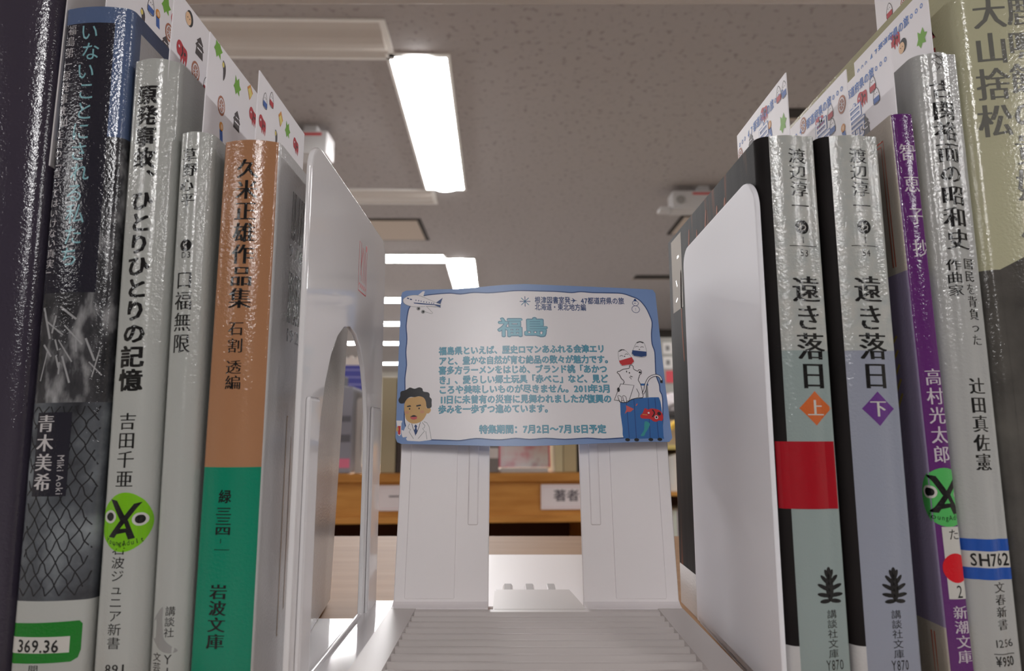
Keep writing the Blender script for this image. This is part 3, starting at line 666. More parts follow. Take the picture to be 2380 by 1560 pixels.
# ------------------------------------------------------------------ bookends
M_BE = mat('white_enamel', (232,230,232), .1, coat=.3); M_BEP = mat('white_plate', (240,240,246), .6, spec=.3)
def plate_outline(L, H, r1, r2, n=10):
    pts = [(0, 0), (0, H-r1)]
    for k in range(1, n+1):
        a = math.pi - math.pi/2*k/n; pts.append((r1+r1*math.cos(a), H-r1+r1*math.sin(a)))
    for k in range(n+1):
        a = math.pi/2 - math.pi/2*k/n; pts.append((L-r2+r2*math.cos(a), H-r2+r2*math.sin(a)))
    pts.append((L, 0)); return pts
def plate(name, outline, hole, th, m, parent, bev=.5):
    """outline and hole in (depth, height); solid of thickness th along x, rounded rims"""
    bm = bmesh.new(); es = []
    for L in [outline] + ([hole] if hole else []):
        vs = [bm.verts.new((0, p[0], p[1])) for p in L]
        for i in range(len(vs)): es.append(bm.edges.new((vs[i], vs[(i+1) % len(vs)])))
    bmesh.ops.triangle_fill(bm, edges=es, use_beauty=True, normal=(1,0,0))
    fs = list(bm.faces)
    r = bmesh.ops.extrude_face_region(bm, geom=fs)
    bmesh.ops.translate(bm, verts=[g for g in r['geom'] if isinstance(g, bmesh.types.BMVert)], vec=(th,0,0))
    bm.normal_update()
    rim = [e for e in bm.edges if len(e.link_faces) == 2 and abs(e.link_faces[0].normal.x*e.link_faces[1].normal.x) < .5 and (abs(e.link_faces[0].normal.x) > .9 or abs(e.link_faces[1].normal.x) > .9)]
    if bev: bmesh.ops.bevel(bm, geom=rim, offset=bev, segments=2, profile=.5, affect='EDGES')
    return from_bm(name, bm, m, parent, smooth=True, angle=40)
lb = empty('bookend', (-57, 170, SH)); tag(lb, 'glossy white bookend with tall arched opening and red logo', 'bookend', 'bookends on the near shelf')
Ha = 104; hole = [(17.5,2.5)]
for k in range(13):
    a = math.pi - math.pi*k/12; hole.append((48.5+31*math.cos(a)*(1 if True else 1), 62 + (Ha-62)*math.sin(a)))
hole.append((79.5,2.5))
up = plate('upright', plate_outline(105, 150, 9, 8), hole, 1.7, M_BE, lb, .6)
for y0, y1, z1 in ((4,13.5,78), (84,100,78)):
    bm = bmesh.new(); box_into(bm, 1.5, 3.0, y0, y1, 0.3, z1, 1.2, 3); from_bm('stiffening_rib', bm, M_BE, lb, smooth=True)
box('base_plate', 1.2, 15.5, 2, 102, 0, 1.4, M_BE, lb, bev=.5)
box('tongue', -21, .4, 20, 79, 0, .8, M_BE, lb, bev=.3)
a = Art(); LG = flat('logo_red', (206,40,44), .35); d0, z0 = 69, 110
ox = lambda L: [(57+x, 119+y) for x, y in L]
for L in ([(0,0),(0,18),(3,18),(3,6)],[(3,9),(5,17)],[(4.2,4),(4.2,11),(6.5,17)],[(6.5,4),(7,12),(6,16)],[(8.5,4),(8.5,17)],[(10.5,4),(10.2,12),(9.2,16)],[(0,0),(12,0)],[(12,0),(12,17)]):
    a.stroke(ox(L), .45, LG)
a.ellipse(68, 137, 1.1, 1.3, LG, 0); a.stroke(smoothpts(ox([(1,2),(2,3),(3,1.4),(4.2,3),(5.4,1.4),(6.6,3),(7.8,1.4),(9,3),(10.4,1.6),(11.4,2.8)]), False), .5, LG)
a.build('red_logo', lambda d, h, l: (1.7+l, d, h), up)
rb = empty('bookend', (66.7, 170, SH), (0,0,math.radians(-1.0))); tag(rb, 'plain white solid bookend with rounded corners and no opening', 'bookend', 'bookends on the near shelf')
plate('upright', plate_outline(80, 139.5, 10, 7), None, 1.5, M_BEP, rb, .5)
# its foot lies under the paperbacks' side
box('base_plate', -.0, 1.5, 4, 76, 0, 1.2, M_BEP, rb)

# ------------------------------------------------------------------ display stand
M_TR = mat('milky_plastic_shaded', (206,199,196), .42, trans=.1)  # stand plastic greyed, with the shade over the tray put into its colour
M_ST = mat('milky_plastic', (242,236,236), .42, trans=.1)
st = empty('display_stand', (8.6, 250, SH)); tag(st, 'milky white plastic display stand holding up the printed card', 'stand')
XS0, XS1 = -52.6, 53.4; LEAN = 10.0/61.0
def leg(x0, x1, groove_x, panel):
    """a leaning upright: front face with a shallow groove and raised panel"""
    H = 108; bm = bmesh.new()
    def sh(x, y, z): return (x, y + z*LEAN, z)
    box_into(bm, x0, x1, 0, 2.4, 2.5, H, .6)
    for v in bm.verts: v.co = sh(*v.co)
    L = from_bm('leg', bm, M_ST, st, smooth=True)
    bm = bmesh.new(); box_into(bm, groove_x-2.0, groove_x+2.0, -.7, 1, 33, H-4, .65, 3)
    for v in bm.verts: v.co = sh(*v.co)
    from_bm('rib', bm, M_ST, L, smooth=True)
    bm = bmesh.new(); box_into(bm, panel[0], panel[1], -.55, 1, 7, H-4, .5, 2)
    for v in bm.verts: v.co = sh(*v.co)
    from_bm('raised_panel', bm, M_ST, L, smooth=True)
for x0, x1 in ((XS0, -17.4), (18, XS1)):
    v = []; pf = [(2.6,7.5),(1.1,6.2),(-.6,5.3),(-3.2,4.9),(-3.2,2.0),(1.5,2.0),(3.4,4.0)]
    for x in (x0, x1): v += [(x, p[0], p[1]) for p in pf]
    n = len(pf); mesh('fold', v, [(i, (i+1) % n, n+(i+1) % n, n+i) for i in range(n)] + [tuple(range(n-1,-1,-1)), tuple(range(n, 2*n))], M_ST, st, smooth=True, angle=50)
leg(XS0, -17.4, -23.6, (XS0+4, -30))
leg(18, XS1, 23.6, (30, XS1-4.5))
box('cross_bar', XS0+2, XS1-2, 16.6, 18.4, 100, 107.8, M_ST, st, bev=.4)
# tray with stepped ridges, bent up into the legs
bm = bmesh.new(); prof = [(-3.0,4.2),(-4,4.7),(-7,4.6)]; y = -8.0
for k in range(10): prof += [(y, 2.9), (y-1.6, 3.2), (y-4.6, 4.7), (y-5.6, 4.9), (y-6.1, 4.6), (y-6.3, 2.9)]; y -= 6.4
def strip(name, x0, x1, prof, zb, parent, skew=0):
    v = []; f = []; n = len(prof)
    for x, s_ in ((x0, -1), (x1, 1)):
        v += [(x + s_*skew*(-p[0]), p[0], p[1]) for p in prof] + [(x + s_*skew*(-p[0]), p[0], zb) for p in prof]
    for i in range(n-1):
        f += [(i, i+1, 2*n+i+1, 2*n+i), (n+i+1, n+i, 3*n+i, 3*n+i+1), (i+1, i, n+i, n+i+1), (2*n+i, 2*n+i+1, 3*n+i+1, 3*n+i)]
    f += [(0, 2*n, 3*n, n), (n-1, 2*n-1, 4*n-1, 3*n-1)]
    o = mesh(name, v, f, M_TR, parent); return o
bm.free()
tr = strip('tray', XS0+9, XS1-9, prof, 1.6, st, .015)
for x0, x1 in ((XS0, XS0+9), (XS1-9, XS1)):
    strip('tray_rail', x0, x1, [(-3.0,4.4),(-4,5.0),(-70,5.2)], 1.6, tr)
box('base_plate', XS0+3, XS1-3, 12.5, 118, 0.0, 1.5, M_ST, st, bev=.5)
bm = bmesh.new(); vs = []
for x0, x1, y, z in ((-15.6,19.0,-3,4.4),(-15.6,17.0,11,4.9),(-15.6,15.0,24,5.2)): vs.append([bm.verts.new((x0,y,z)), bm.verts.new((x1,y,z)), bm.verts.new((x1,y,1.4)), bm.verts.new((x0,y,1.4))])
for A, Bq in zip(vs, vs[1:]):
    for i in range(4): bm.faces.new((A[i], A[(i+1) % 4], Bq[(i+1) % 4], Bq[i]))
bm.faces.new(vs[0]); bm.faces.new(vs[-1][::-1])
bmesh.ops.bevel(bm, geom=list(bm.edges), offset=.6, segments=2, affect='EDGES')
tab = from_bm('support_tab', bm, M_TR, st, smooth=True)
for x in (-10.4, -1.2, 8.0):
    lg = box('slot_lug', x-2.1, x+2.1, 23.5, 42, 1, 3.4, M_ST, tab, bev=1.1, seg=3); box('slot_hole', x-1.5, x+1.5, 26, 40.3, 3.2, 3.7, mat('slot_grey', (170,164,162), .6), lg, bev=.2)

# ------------------------------------------------------------------ printed card on the stand
W_, H_ = 106.5, 62.3
def card_map(u, v, lift):
    s, t = u/W_, v/H_
    bl, br, tl, tr = Vector((-45.1,256,63.3)), Vector((61.9,256,64.2)), Vector((-46.2,266,126)), Vector((59.7,266,126))
    p = bl*(1-s)*(1-t) + br*s*(1-t) + tl*(1-s)*t + tr*s*t
    n = Vector((0,-1,LEAN)).normalized()
    p += n*(2.8 + lift + 2.2*4*max(0,s*(1-s)))
    return (p.x-8.0, p.y-256, p.z-63.3)
cd = empty('printed_card', (8.0, 256, SH+63.3)); tag(cd, 'laminated introduction card with wavy blue border, held up by the milky stand', 'card')
LAM = dict(rough=.28)
def cm(n, c): return mat('card_' + n, c, .3)
C_B, C_W, C_N, C_T, C_TL = cm('border', (122,150,198)), cm('white', (238,234,236)), cm('navy', (28,64,120)), cm('teal', (44,118,150)), cm('tealin', (104,176,196))
C_K, C_SKIN, C_RED, C_BLUE, C_GRN, C_G, C_P, C_TAN = cm('black', (24,22,26)), cm('skin', (206,164,104)), cm('red', (200,40,46)), cm('blue', (44,104,170)), cm('green', (52,150,150)), cm('grey', (150,150,150)), cm('pinkred', (206,92,92)), cm('blush', (206,150,112))
outl = [(0.08,60.02),(0.56,61.54),(2.16,62.3),(13.5,62.49),(22.52,62.49),(31.57,63.07),(42.48,64.03),(51.61,64.42),(66.2,63.84),(84.5,63.27),(102.87,62.88),(105.43,62.69),(106.38,61.14),(106.35,43.42),(106.35,21.94),(106.7,3.29),(106.82,1.31),(105.46,-0.16),(96.65,-0.09),(79.71,-0.61),(62.87,-1.29),(52.82,-1.54),(37.81,-1.42),(12.91,-0.42),(2.15,-0.02),(0.64,0.64),(-0.09,2.43),(-0.05,5.69),(-0.07,29.4),(-0.01,47.32)]
a = Art(); a.poly(outl, C_B, 0)
base = a.build('card_sheet', card_map, cd, 4.0)
so = base.modifiers.new('thickness', 'SOLIDIFY'); so.thickness = .0005; so.offset = -1 
inner = [(3.92,55.1),(3.19,52.72),(2.67,47.13),(3.16,41.62),(2.91,36.19),(3.34,30.83),(2.88,25.55),(3.1,20.35),(3.16,15.22),(3.12,10.16),(3.58,7.16),(5.2,3.68),(8.02,1.59),(14.05,1.25),(21.09,0.95),(25.11,0.82),(31.16,1.51),(36.71,1.08),(41.26,0.95),(46.33,1.4),(51.89,0.96),(58,1.31),(65.1,0.87),(73.78,1.29),(79.88,0.9),(87.59,1.34),(96.83,1.42),(101.57,2.48),(103.33,5.47),(104.64,16.7),(103.92,19.83),(103.93,22.45),(102.99,26.16),(103.17,30.44),(103.46,35.86),(102.72,39.15),(102.9,43.59),(103.63,48.07),(103.09,50.9),(101.56,54.9),(99.1,58.07),(95.91,59.52),(92.13,60.68),(86.59,60.8),(79.95,60.8),(74.99,61.15),(71.1,60.68),(65.6,61.09),(58.44,61.27),(52.95,61.44),(47.45,61.44),(42.5,60.98),(36.46,60.58),(30.45,60.81),(24.99,60.23),(20.62,60.69),(14.63,60.41),(8.94,59.66),(6.01,57.83)]
inner = smoothpts(inner, True, 3)
a = Art(); a.poly(inner, C_W, 1); a.stroke(inner, .42, C_N, 2, closed=True); a.build('card_panel', card_map, base, 3.0)
a = Art()
def line(s, x0, y0, x1, y1, hh, m, sty='bold', layer=3): htext(a, s, x0, y0, x1, y1, hh, m, sty, layer)
P_ = lambda p, q: (p[0], p[1], q[0], q[1])
line('根津図書室発', *P_((55.7,57.29), (70.46,57.28)), 3.2, C_N); line('47都道府県の旅', *P_((74.63,57.1), (92.83,57.32)), 3.2, C_N)
line('北海道・東北地方編', *P_((55.59,54.37), (76.75,54.23)), 3.2, C_N)
q = (71.88,57.22); a.poly([(q[0]-1.3,q[1]+.1),(q[0]-1,q[1]-.2),(q[0]-.2,q[1]-.2),(q[0]-.7,q[1]-1),(q[0]-.4,q[1]-1),(q[0]+.4,q[1]-.2),(q[0]+1.4,q[1]),(q[0]+.4,q[1]+.25),(q[0]-.4,q[1]+1),(q[0]-.7,q[1]+1),(q[0]-.2,q[1]+.25)], C_N, 3)
q = (51.69,56.77)
for k in range(8):
    an = k*math.pi/4; r = 2.2; a.stroke([q, (q[0]+r*math.cos(an), q[1]+r*math.sin(an))], .3, C_T if k % 2 else C_N, 3)
a.build('heading_lettering', card_map, base, 3.0)
a = Art(); line('福島', *P_((40.3,45.67), (60.6,45.63)), 8.4, C_T, 'pop', 3); line('福島', *P_((40.3,45.67), (60.6,45.63)), 8.0, C_TL, 'bold', 4); a.build('title_lettering', card_map, base, 3.0)
a = Art()
for s, p, q in (('福島県といえば、歴史ロマンあふれる会津エリ', (16.33,36.14), (83.22,36.8)), ('アと、豊かな自然が育む絶品の数々が魅力です。', (16.39,32.06), (85.98,32.45)), ('喜多方ラーメンをはじめ、ブランド桃「あかつ', (16.33,28.23), (83.54,28.48)),
                ('き」、愛らしい郷土玩具「赤べこ」など、見ど', (16.39,24.34), (83.56,24.55)), ('ころや美味しいものが尽きません。2011年3月', (16.44,20.49), (84.3,20.56)), ('11日に未曾有の災害に見舞われましたが復興の', (16.75,16.57), (84.39,16.5)),
                ('歩みを一歩ずつ進めています。', (16.4,12.8), (61.09,12.73)), ('特集期間：7月2日〜7月15日予定', (32.35,4.87), (81.3,4.72))):
    line(s, *P_(p, q), 3.5, C_T, 'pop', 3); line(s, *P_(p, q), 3.5, C_TL, 'popin', 4)
a.build('body_lettering', card_map, base, 3.0)
# airliner
a = Art(); sm = smoothpts
a.poly([(7.09,59.96),(9.23,61.75),(10.07,61.7),(9.52,59.45),(7.82,59.71)], C_W, 4)
a.poly(sm([(1.01,57.93),(1.7,59.07),(3.72,59.96),(6.85,60.09),(10.01,58.94),(14.87,56.65),(16.69,55.89),(16.58,54.88),(15.38,54.88),(11.06,55.14),(7.22,55.01),(4.33,55.39),(1.9,56.41)]), C_W, 5); a.stroke(sm([(1.01,57.93),(1.7,59.07),(3.72,59.96),(6.85,60.09),(10.01,58.94),(14.87,56.65),(16.69,55.89),(16.58,54.88),(15.38,54.88),(11.06,55.14),(7.22,55.01),(4.33,55.39),(1.9,56.41)]), .14, C_G, 6, closed=True)
a.poly([(14.87,56.65),(17.62,58.68),(16.69,55.89)], C_N, 6); a.poly([(5.49,56.96),(8.62,56.6),(14.4,55.94),(16.69,55.59),(16.83,54.37),(15.86,54.88),(14.17,55.59),(8.63,56.1),(5.74,56.56)], C_BLUE, 6); a.poly([(5.49,56.96),(8.62,56.6),(14.4,55.94),(16.69,55.59),(16.83,54.37),(15.86,54.88),(14.17,55.59),(8.63,56.1),(5.74,56.56)], C_N, 7)
for p in [(6.47,57.87),(7.59,57.67),(8.65,57.42),(9.76,57.11),(10.9,56.91),(12.03,56.7),(13.07,56.53),(13.92,56.4)]: a.ellipse(p[0], p[1], .2, .28, C_N, 7, 10)
for L in ([(2.78,59.2),(3.63,58.82),(3.4,58.43),(2.67,58.74)], [(4,58.69),(4.85,58.43),(4.69,57.98),(3.82,58.23)]): a.poly(L, C_N, 7)
a.poly([(6.97,55.39),(10.81,55.26),(13.63,52.24),(13.27,51.87),(10.38,52.87)], C_W, 6); a.stroke([(10.81,55.26),(13.63,52.24),(13.27,51.87),(10.38,52.87)], .14, C_G, 7)
for p in [(7.6,54.26),(9.55,52.87)]: a.ellipse(p[0], p[1], .8, .8, C_G, 7, 16); a.ellipse(p[0]+.1, p[1], .4, .4, C_K, 8, 12)
a.build('airliner_print', card_map, base, 3.0)
# snowman
a = Art(); q = (97.46,56.51); a.ring(q[0], q[1], 1.25, 1.1, .2, C_N, 3); q2 = (97.33,53.87); a.ring(q2[0], q2[1], 1.6, 1.5, .2, C_N, 3); a.poly([(q[0]-.8,q[1]+.9),(q[0]+.7,q[1]+.8),(q[0]+.3,q[1]+1.9),(q[0]-.3,q[1]+1.9)], C_N, 3)
a.ellipse(q[0]-.2, q[1], .5, .12, C_N, 3, 10); a.ellipse(q2[0], q2[1]+.3, .14, .14, C_N, 3, 8); a.ellipse(q2[0], q2[1]-.3, .14, .14, C_N, 3, 8); a.build('snowman_print', card_map, base, 3.0)
# man in a white coat
a = Art()
coat = [(2.2,5.3),(3.07,4.87),(3.46,5.92),(4.68,7.81),(6.38,8.43),(9.81,8.62),(11.97,7.97),(12.96,6.7),(13.92,1.24),(4.57,1.1),(4.52,2.56),(2.94,2.36),(2.37,3.41)]
a.poly(sm(coat, True, 2), C_W, 3); a.stroke([(10.89,8.3),(12.08,7.76),(12.97,6.27),(13.91,1.45)], .18, C_G, 4); a.stroke([(11.72,4.6),(12.21,1.46)], .18, C_G, 4)
a.stroke([(5.33,7.59),(4.73,6.33),(4.96,5.7),(5.83,5.38),(5.21,4.44),(6.99,1.81)], .2, C_G, 4); a.stroke([(10.25,7.98),(11.36,6.71),(11.05,5.87),(10.41,5.66),(11.19,4.6),(8.8,1.8)], .2, C_G, 4); a.stroke([(6.19,7.59),(6.67,5.9),(7.58,3.79)], .2, C_K, 4); a.stroke([(9.5,7.99),(8.91,5.88),(8.01,3.58)], .2, C_K, 4)
a.poly([(7.7,7.26),(8.36,6.52),(8.06,5.89),(8.4,4.83),(7.71,2.85),(7.08,4.84),(7.52,5.89),(7.12,6.52)], C_N, 5)
a.poly(sm([(3.14,15.73),(4.39,17.46),(6.98,17.88),(9.59,18.08),(11.36,16.55),(11.74,13.95),(12,11.8),(11.08,9.68),(9.61,8.2),(7.48,7.58),(5.54,7.91),(3.89,9.3),(3.28,11.43),(3,13.58)]), C_SKIN, 5)
a.poly(sm([(11.65,13.31),(13.16,13.51),(13.5,12.44),(12.76,11.48),(11.79,11.59)]), C_SKIN, 5)
a.poly(sm([(0.61,17.04),(1.21,18.34),(1.37,20.09),(2.98,20.63),(4.06,21.17),(5.13,21.71),(6.9,21.16),(8.63,21.7),(9.95,21.25),(10.42,20.04),(12.17,19.7),(12.95,18.93),(12.97,17.84),(13.75,16.97),(13.77,15.67),(13.7,13.73),(11.97,13.52),(11.48,16.11),(10.47,17.64),(8.72,18.19),(6.98,17.88),(5.24,18),(3.96,17.13),(2.93,15.73),(1.63,15.52),(0.86,16.07)], True, 3), C_K, 6)
for L in ([(4.05,14.43),(5.34,14.75),(5.79,14.2),(4.17,14)], [(7.72,14.62),(9.45,14.94),(9.68,14.4),(7.84,14.08)]): a.poly(L, C_K, 7)
for p in ((5.16,13.3), (8.88,13.39)): a.ellipse(p[0], p[1], .3, .33, C_K, 7, 12)
a.stroke([(6.14,13.13),(5.68,11.95),(6.29,11.67)], .14, C_TAN, 7)
for p in ((4.13,11.96), (10.16,12.03)): a.ellipse(p[0], p[1], .9, .6, C_TAN, 6, 16)
a.poly(sm([(5.58,10.03),(6.75,10.56),(8.05,10.12),(7.97,9.38),(6.79,9.07),(5.81,9.5)]), C_P, 7); a.poly([(5.36,10.24),(6.53,10.81),(7.17,10.81),(8.37,10.23),(6.76,10.13)], C_K, 8)
a.poly([(0.04,8.9),(2.4,8.78),(2.32,8.14),(2.11,7.93),(2.05,3.41),(1.43,2.9),(0.82,3.42),(0.22,7.94)], C_W, 5); a.poly([(0.61,6.78),(1.83,6.77),(1.83,3.73),(1.37,3.31),(0.89,3.74)], C_RED, 6); a.poly(sm([(0.15,5.94),(0.77,6.57),(1.03,5.1),(0.3,4.68)]), C_SKIN, 7)
a.build('portrait_print', card_map, base, 3.0)
# suitcase, swaying dolls and a small white rodent with a sheet of paper
a = Art()
a.rect(*(96.17,21.93), *(99.45,22.75), C_BLUE, 3); a.poly([(98.02,21.92),(99.21,22.08),(99.07,17.26),(97.95,17.1)], C_G, 3)
a.poly(sm([(87.58,15.35),(91.47,16.15),(96.2,16.95),(102.24,17.31),(103.35,16.74),(103.79,12.97),(103.44,2.04),(103.01,1.1),(97.62,1.14),(92.07,1.02),(87.85,1.21),(87.69,5.01)], True, 2), C_BLUE, 4)
for L in ([(90.06,15.34),(89.98,1.35)], [(93.14,16.31),(92.73,1.17)], [(98.85,16.77),(98.13,1.29)], [(101.54,16.92),(101.41,1.43)]): a.stroke(L, .25, C_N, 5)
for p in [(89.26,0.63),(92.78,0.61),(98.3,0.72),(101.83,0.79)]: a.ellipse(p[0], p[1], .95, .62, C_K, 5, 16)
a.poly([(89.78,14.03),(91.85,13.04),(92.8,12.55),(91.37,11.42),(90.05,11.43),(88.99,10.62),(89.81,12.4)], C_P, 6); a.stroke([(93.75,13.85),(94.32,14.66)], .4, C_P, 6)
a.poly(sm([(96.63,7.67),(98.52,6.86),(97.67,4.94),(96.54,3.36),(95.76,2.1),(94.47,2.27),(95.97,4.32)]), C_GRN, 6)
a.poly(sm([(95.03,9.94),(96.13,11.07),(97.13,12.85),(98.41,12.35),(99.79,12.83),(102.39,12.33),(103.74,11.02),(104.06,9.4),(103.41,7.95),(102.28,8.12),(101.24,7.64),(99.94,7.81),(98.87,8.62),(96.74,8.8),(95.44,8.97)]), C_RED, 7)
a.stroke(sm([(100.07,12.34),(100.76,11.04),(99.77,9.42)], False), .5, C_K, 8); a.ellipse(*(102.56,10.77), .75, .75, C_K, 8, 14); a.ellipse(*(101.35,9.35), .7, .7, C_W, 8, 14); a.ellipse(*(101.35,9.35), .42, .42, C_K, 9, 12); a.ellipse(*(98.45,11.05), .4, .35, C_W, 8, 10); a.stroke([(95.91,10.42),(97.87,10.24)], .3, cm('ochre', (210,150,60)), 8)
a.build('suitcase_print', card_map, base, 3.0)
for pts, band, col, cap, eyes in (([(88.62,35.9),(89.53,36.6),(90.9,36.59),(92.17,35.55),(93.69,33.47),(94.56,31.75),(93.43,30.55),(89.64,29.89),(88.76,31.43),(88.38,34.18)], [(88.53,31.94),(93.87,33.54),(94.56,31.75),(93.43,30.55),(89.65,29.99),(88.88,30.91)], C_RED, [(88.61,35.73),(89.7,36.59),(91.07,36.59),(91.39,36.31),(90.19,36.32),(88.76,35.56)], [(89.65,33.9),(91.75,34.58),(90.93,33.75)]),
                                  ([(96.3,39.54),(97.73,40.13),(99.24,39.71),(99.91,37.78),(100.03,35.52),(99.71,33.97),(97.78,33.45),(94.76,33.98),(93.99,34.85),(94.66,36.58)], [(94.3,36.41),(100.07,35.87),(99.82,34.07),(97.8,33.63),(94.77,34.09),(94.04,35.02)], C_BLUE, [(96.31,39.61),(97.74,40.17),(99.24,39.71),(99.03,39.29),(97.7,39.78),(96.45,39.29)], [(96.31,37.79),(98.36,37.68),(97.24,36.74)])):
    a = Art(); a.poly(sm(pts), C_W, 3); a.stroke(sm(pts), .16, C_G, 4, closed=True); a.poly(band, C_N if col is C_BLUE else col, 5); a.poly(cap, C_K, 5)
    for p in eyes[:2]: a.stroke([(p[0]-.7, p[1]-.1), (p[0], p[1]+.25), (p[0]+.7, p[1])], .2, C_K, 5)
    a.ellipse(*eyes[2], .3, .2, C_K, 5, 8); a.build('doll_print', card_map, base, 3.0)
a = Art(); body = [(87.44,26.94),(87.47,27.35),(87.89,27.55),(88.44,27.61),(89.86,28.42),(92.26,28.85),(92.68,29.7),(92.39,29.53),(92.88,30.11),(93.66,30.11),(94.07,29.43),(94.1,28.57),(95.61,27.72),(95.99,28.16),(96.78,28.26),(97.22,27.58),(97,26.7),(96.27,26.16),(96.06,25.35),(95.54,24.11),(96.37,22.26),(96.86,18.6),(96.72,17.11),(94.87,16.96),(92.15,16.31),(90.73,15.34),(89.71,15.08),(87.41,15.36),(87.1,17.66),(87.82,20.3),(89.92,23.29),(88.86,24.64),(88.16,26.33)]
a.poly(sm(body, True, 2), C_W, 7); a.stroke(sm(body, True, 2), .26, C_K, 8, closed=True)
a.poly([(85.31,16.02),(88.34,22.47),(93.66,21.94),(91.09,15.66)], C_W, 9); a.stroke([(85.31,16.02),(88.34,22.47),(93.66,21.94),(91.09,15.66)], .26, C_K, 10, closed=True)
tail = sm([(96.86,18.6),(97.86,20.25),(98.39,22.25),(100,24.93),(102.48,26.1),(104.14,25.75),(104.86,24.57),(104.8,23.06)], False); a.stroke(tail, 1.0, C_K, 7); a.stroke(tail[:-3], .55, C_W, 8)
a.ellipse(*(96.51,27.24), .5, .45, C_K, 9, 12)
for p in [(91.2,27.5),(92.27,26.99)]: a.ellipse(p[0], p[1], .22, .4, C_K, 9, 10)
a.stroke([(92.5,25.8),(93.48,25.46),(92.11,25.23),(92.88,24.45)], .26, C_K, 9)
for L in ([(86.77,17.66),(87.42,15.52),(88.07,15.35),(88.17,17.32)], [(88.77,17.65),(89.23,15.34),(90.06,15.34),(89.97,17.31)]): a.poly(sm(L, True, 3), C_W, 11); a.stroke(sm(L, True, 3), .2, C_K, 12, closed=True)
a.ellipse(*(87.31,20.14), .55, .9, C_K, 11, 12); a.stroke([(94.54,20.6),(95.36,18.6),(95.07,17.28)], .22, C_K, 9)
a.build('rodent_print', card_map, base, 3.0)

# ------------------------------------------------------------------ the bookcase across the aisle
M_OAK = mat('orange_oak', (196,136,60), .5, ramp=[(.3,(180,120,48)),(.7,(208,150,74))], scale=10, stretch=(1,8,8)); M_IN = mat('case_inside_shadow', (74,46,36), .8)  # case inside is dark brown, with the compartment's shadow put into the colour
Y3 = math.radians(4.0); O3 = (0, 1310, 0)
def W3(x, y, z):
    c, q = math.cos(Y3), math.sin(Y3); return (c*x - q*y, O3[1] + q*x + c*y, SH + z)
ZF = -15.0
bc = empty('bookcase', (0, O3[1], 0), (0,0,Y3)); tag(bc, 'orange oak bookcase across the aisle with white label plates', 'bookcase')
box('top_board', -1100, 190, -4, 330, SH+ZF-17, SH+ZF, M_OAK, bc, bev=1.5)
bm = bmesh.new()
box_into(bm, -1095, 185, 6, 22, SH+ZF-86, SH+ZF-17); from_bm('sign_rail', bm, M_OAK, bc)
box('rail_lip', -1095, 185, -2, 22, SH+ZF-96, SH+ZF-84, M_OAK, bc, bev=1.5)
for x in (-1100, -460, 165): box('side_panel', x, x+25, 24, 330, 0, SH+ZF-17, M_OAK, bc)
box('back_panel', -1075, 165, 318, 328, 0, SH+ZF-17, M_IN, bc)
box('shelf', -1075, 165, 24, 318, SH-420, SH-400, M_IN, bc)
M_LP = mat('label_paper', (232,226,230), .5); M_LT = flat('label_ink', (96,92,100))
def label_plate(x0, x1, txt, lab, xt):
    p = W3(x0, 2, ZF-72); e = empty('shelf_label', p, (0,0,Y3)); tag(e, lab, 'label', 'label plates on the bookcase')
    o = box('plate', 0, x1-x0, 0, 3, 0, 49, M_LP, e, bev=.8)
    a = Art(); htext(a, txt, xt, 27, xt+26*len(txt), 27, 24, M_LT, 'bold'); a.stroke([(5,5),(x1-x0-5,5),(x1-x0-5,44),(5,44)], .6, flat('label_line', (226,180,184)), 0, closed=True)
    a.build('lettering', lambda u, v, l: (u, -l*3, v), o)
label_plate(58, 182, '著者名', 'white label plate with grey characters, beside the stand gap', 25)
label_plate(-262, -90, '一般', 'white label plate partly hidden behind the milky stand', 20)
def far_box(name, x0, x1, y0, y1, h, m, lab, cat='book', group='books on the bookcase across the aisle', spine=None):
    e = empty(name, W3(x0, y0, ZF+.4), (0,0,Y3)); tag(e, lab, cat, group)
    o = box('cover', 0, x1-x0, 0, y1-y0, 0, h, m, e, bev=1.2)
    box('page_block', 1.5, x1-x0-1.5, 2, y1-y0-1, h-1, h+.6, PAGES, e)
    if spine:
        for (a0, a1, mm, nm) in spine: box(nm, 1.0, x1-x0-1.0, -.5, .6, a0, a1, mm, e)
    return e
fb = lambda n, c: mat('far_'+n, c, .45)
far_box('book', -356, -320, 10, 160, 170, fb('greyblue', (152,154,168)), 'grey-blue book with pink label behind the bookend arch', spine=[(10,28,fb('pink',(232,128,160)),'spine_label'),(60,75,fb('dk',(110,112,122)),'spine_band'),(100,112,fb('dk',(110,112,122)),'spine_band')])
far_box('book', -380, -358, 10, 170, 200, fb('slate', (96,98,108)), 'slate book farthest along behind the arch, next to the pink-labelled one')
far_box('book', -262, -232, 10, 160, 190, fb('ochre', (176,166,138)), 'ochre book on the far bookcase between arch and card')
far_box('book', -230, -222, 10, 160, 186, fb('brown', (66,58,56)), 'narrow dark brown filler standing in for the shaded gap next to the ochre book')  # filler for the dark gap between books, its shade put into the colour
far_box('book', -221, -200, 10, 160, 192, fb('stone', (170,164,164)), 'stone grey book beside the narrow dark gap filler')
far_box('book', -199, -160, 10, 160, 180, fb('taupe', (148,136,126)), 'taupe book by the card edge')
far_box('book', -48, -26, 10, 160, 150, fb('grey', (130,126,126)), 'grey book with white spine label beside the pink display book', spine=[(28,48,fb('wh',(220,216,216)),'spine_label')])
far_box('book', 88, 104, 10, 160, 160, fb('cream', (206,196,160)), 'narrow cream book beside the pink display book')
far_box('book', 105, 132, 10, 160, 158, fb('buff', (190,176,140)), 'wide buff book next to the narrow cream one')
far_box('book', 133, 150, 10, 160, 150, fb('blk', (46,42,42)), 'black book at the end beside the buff one')
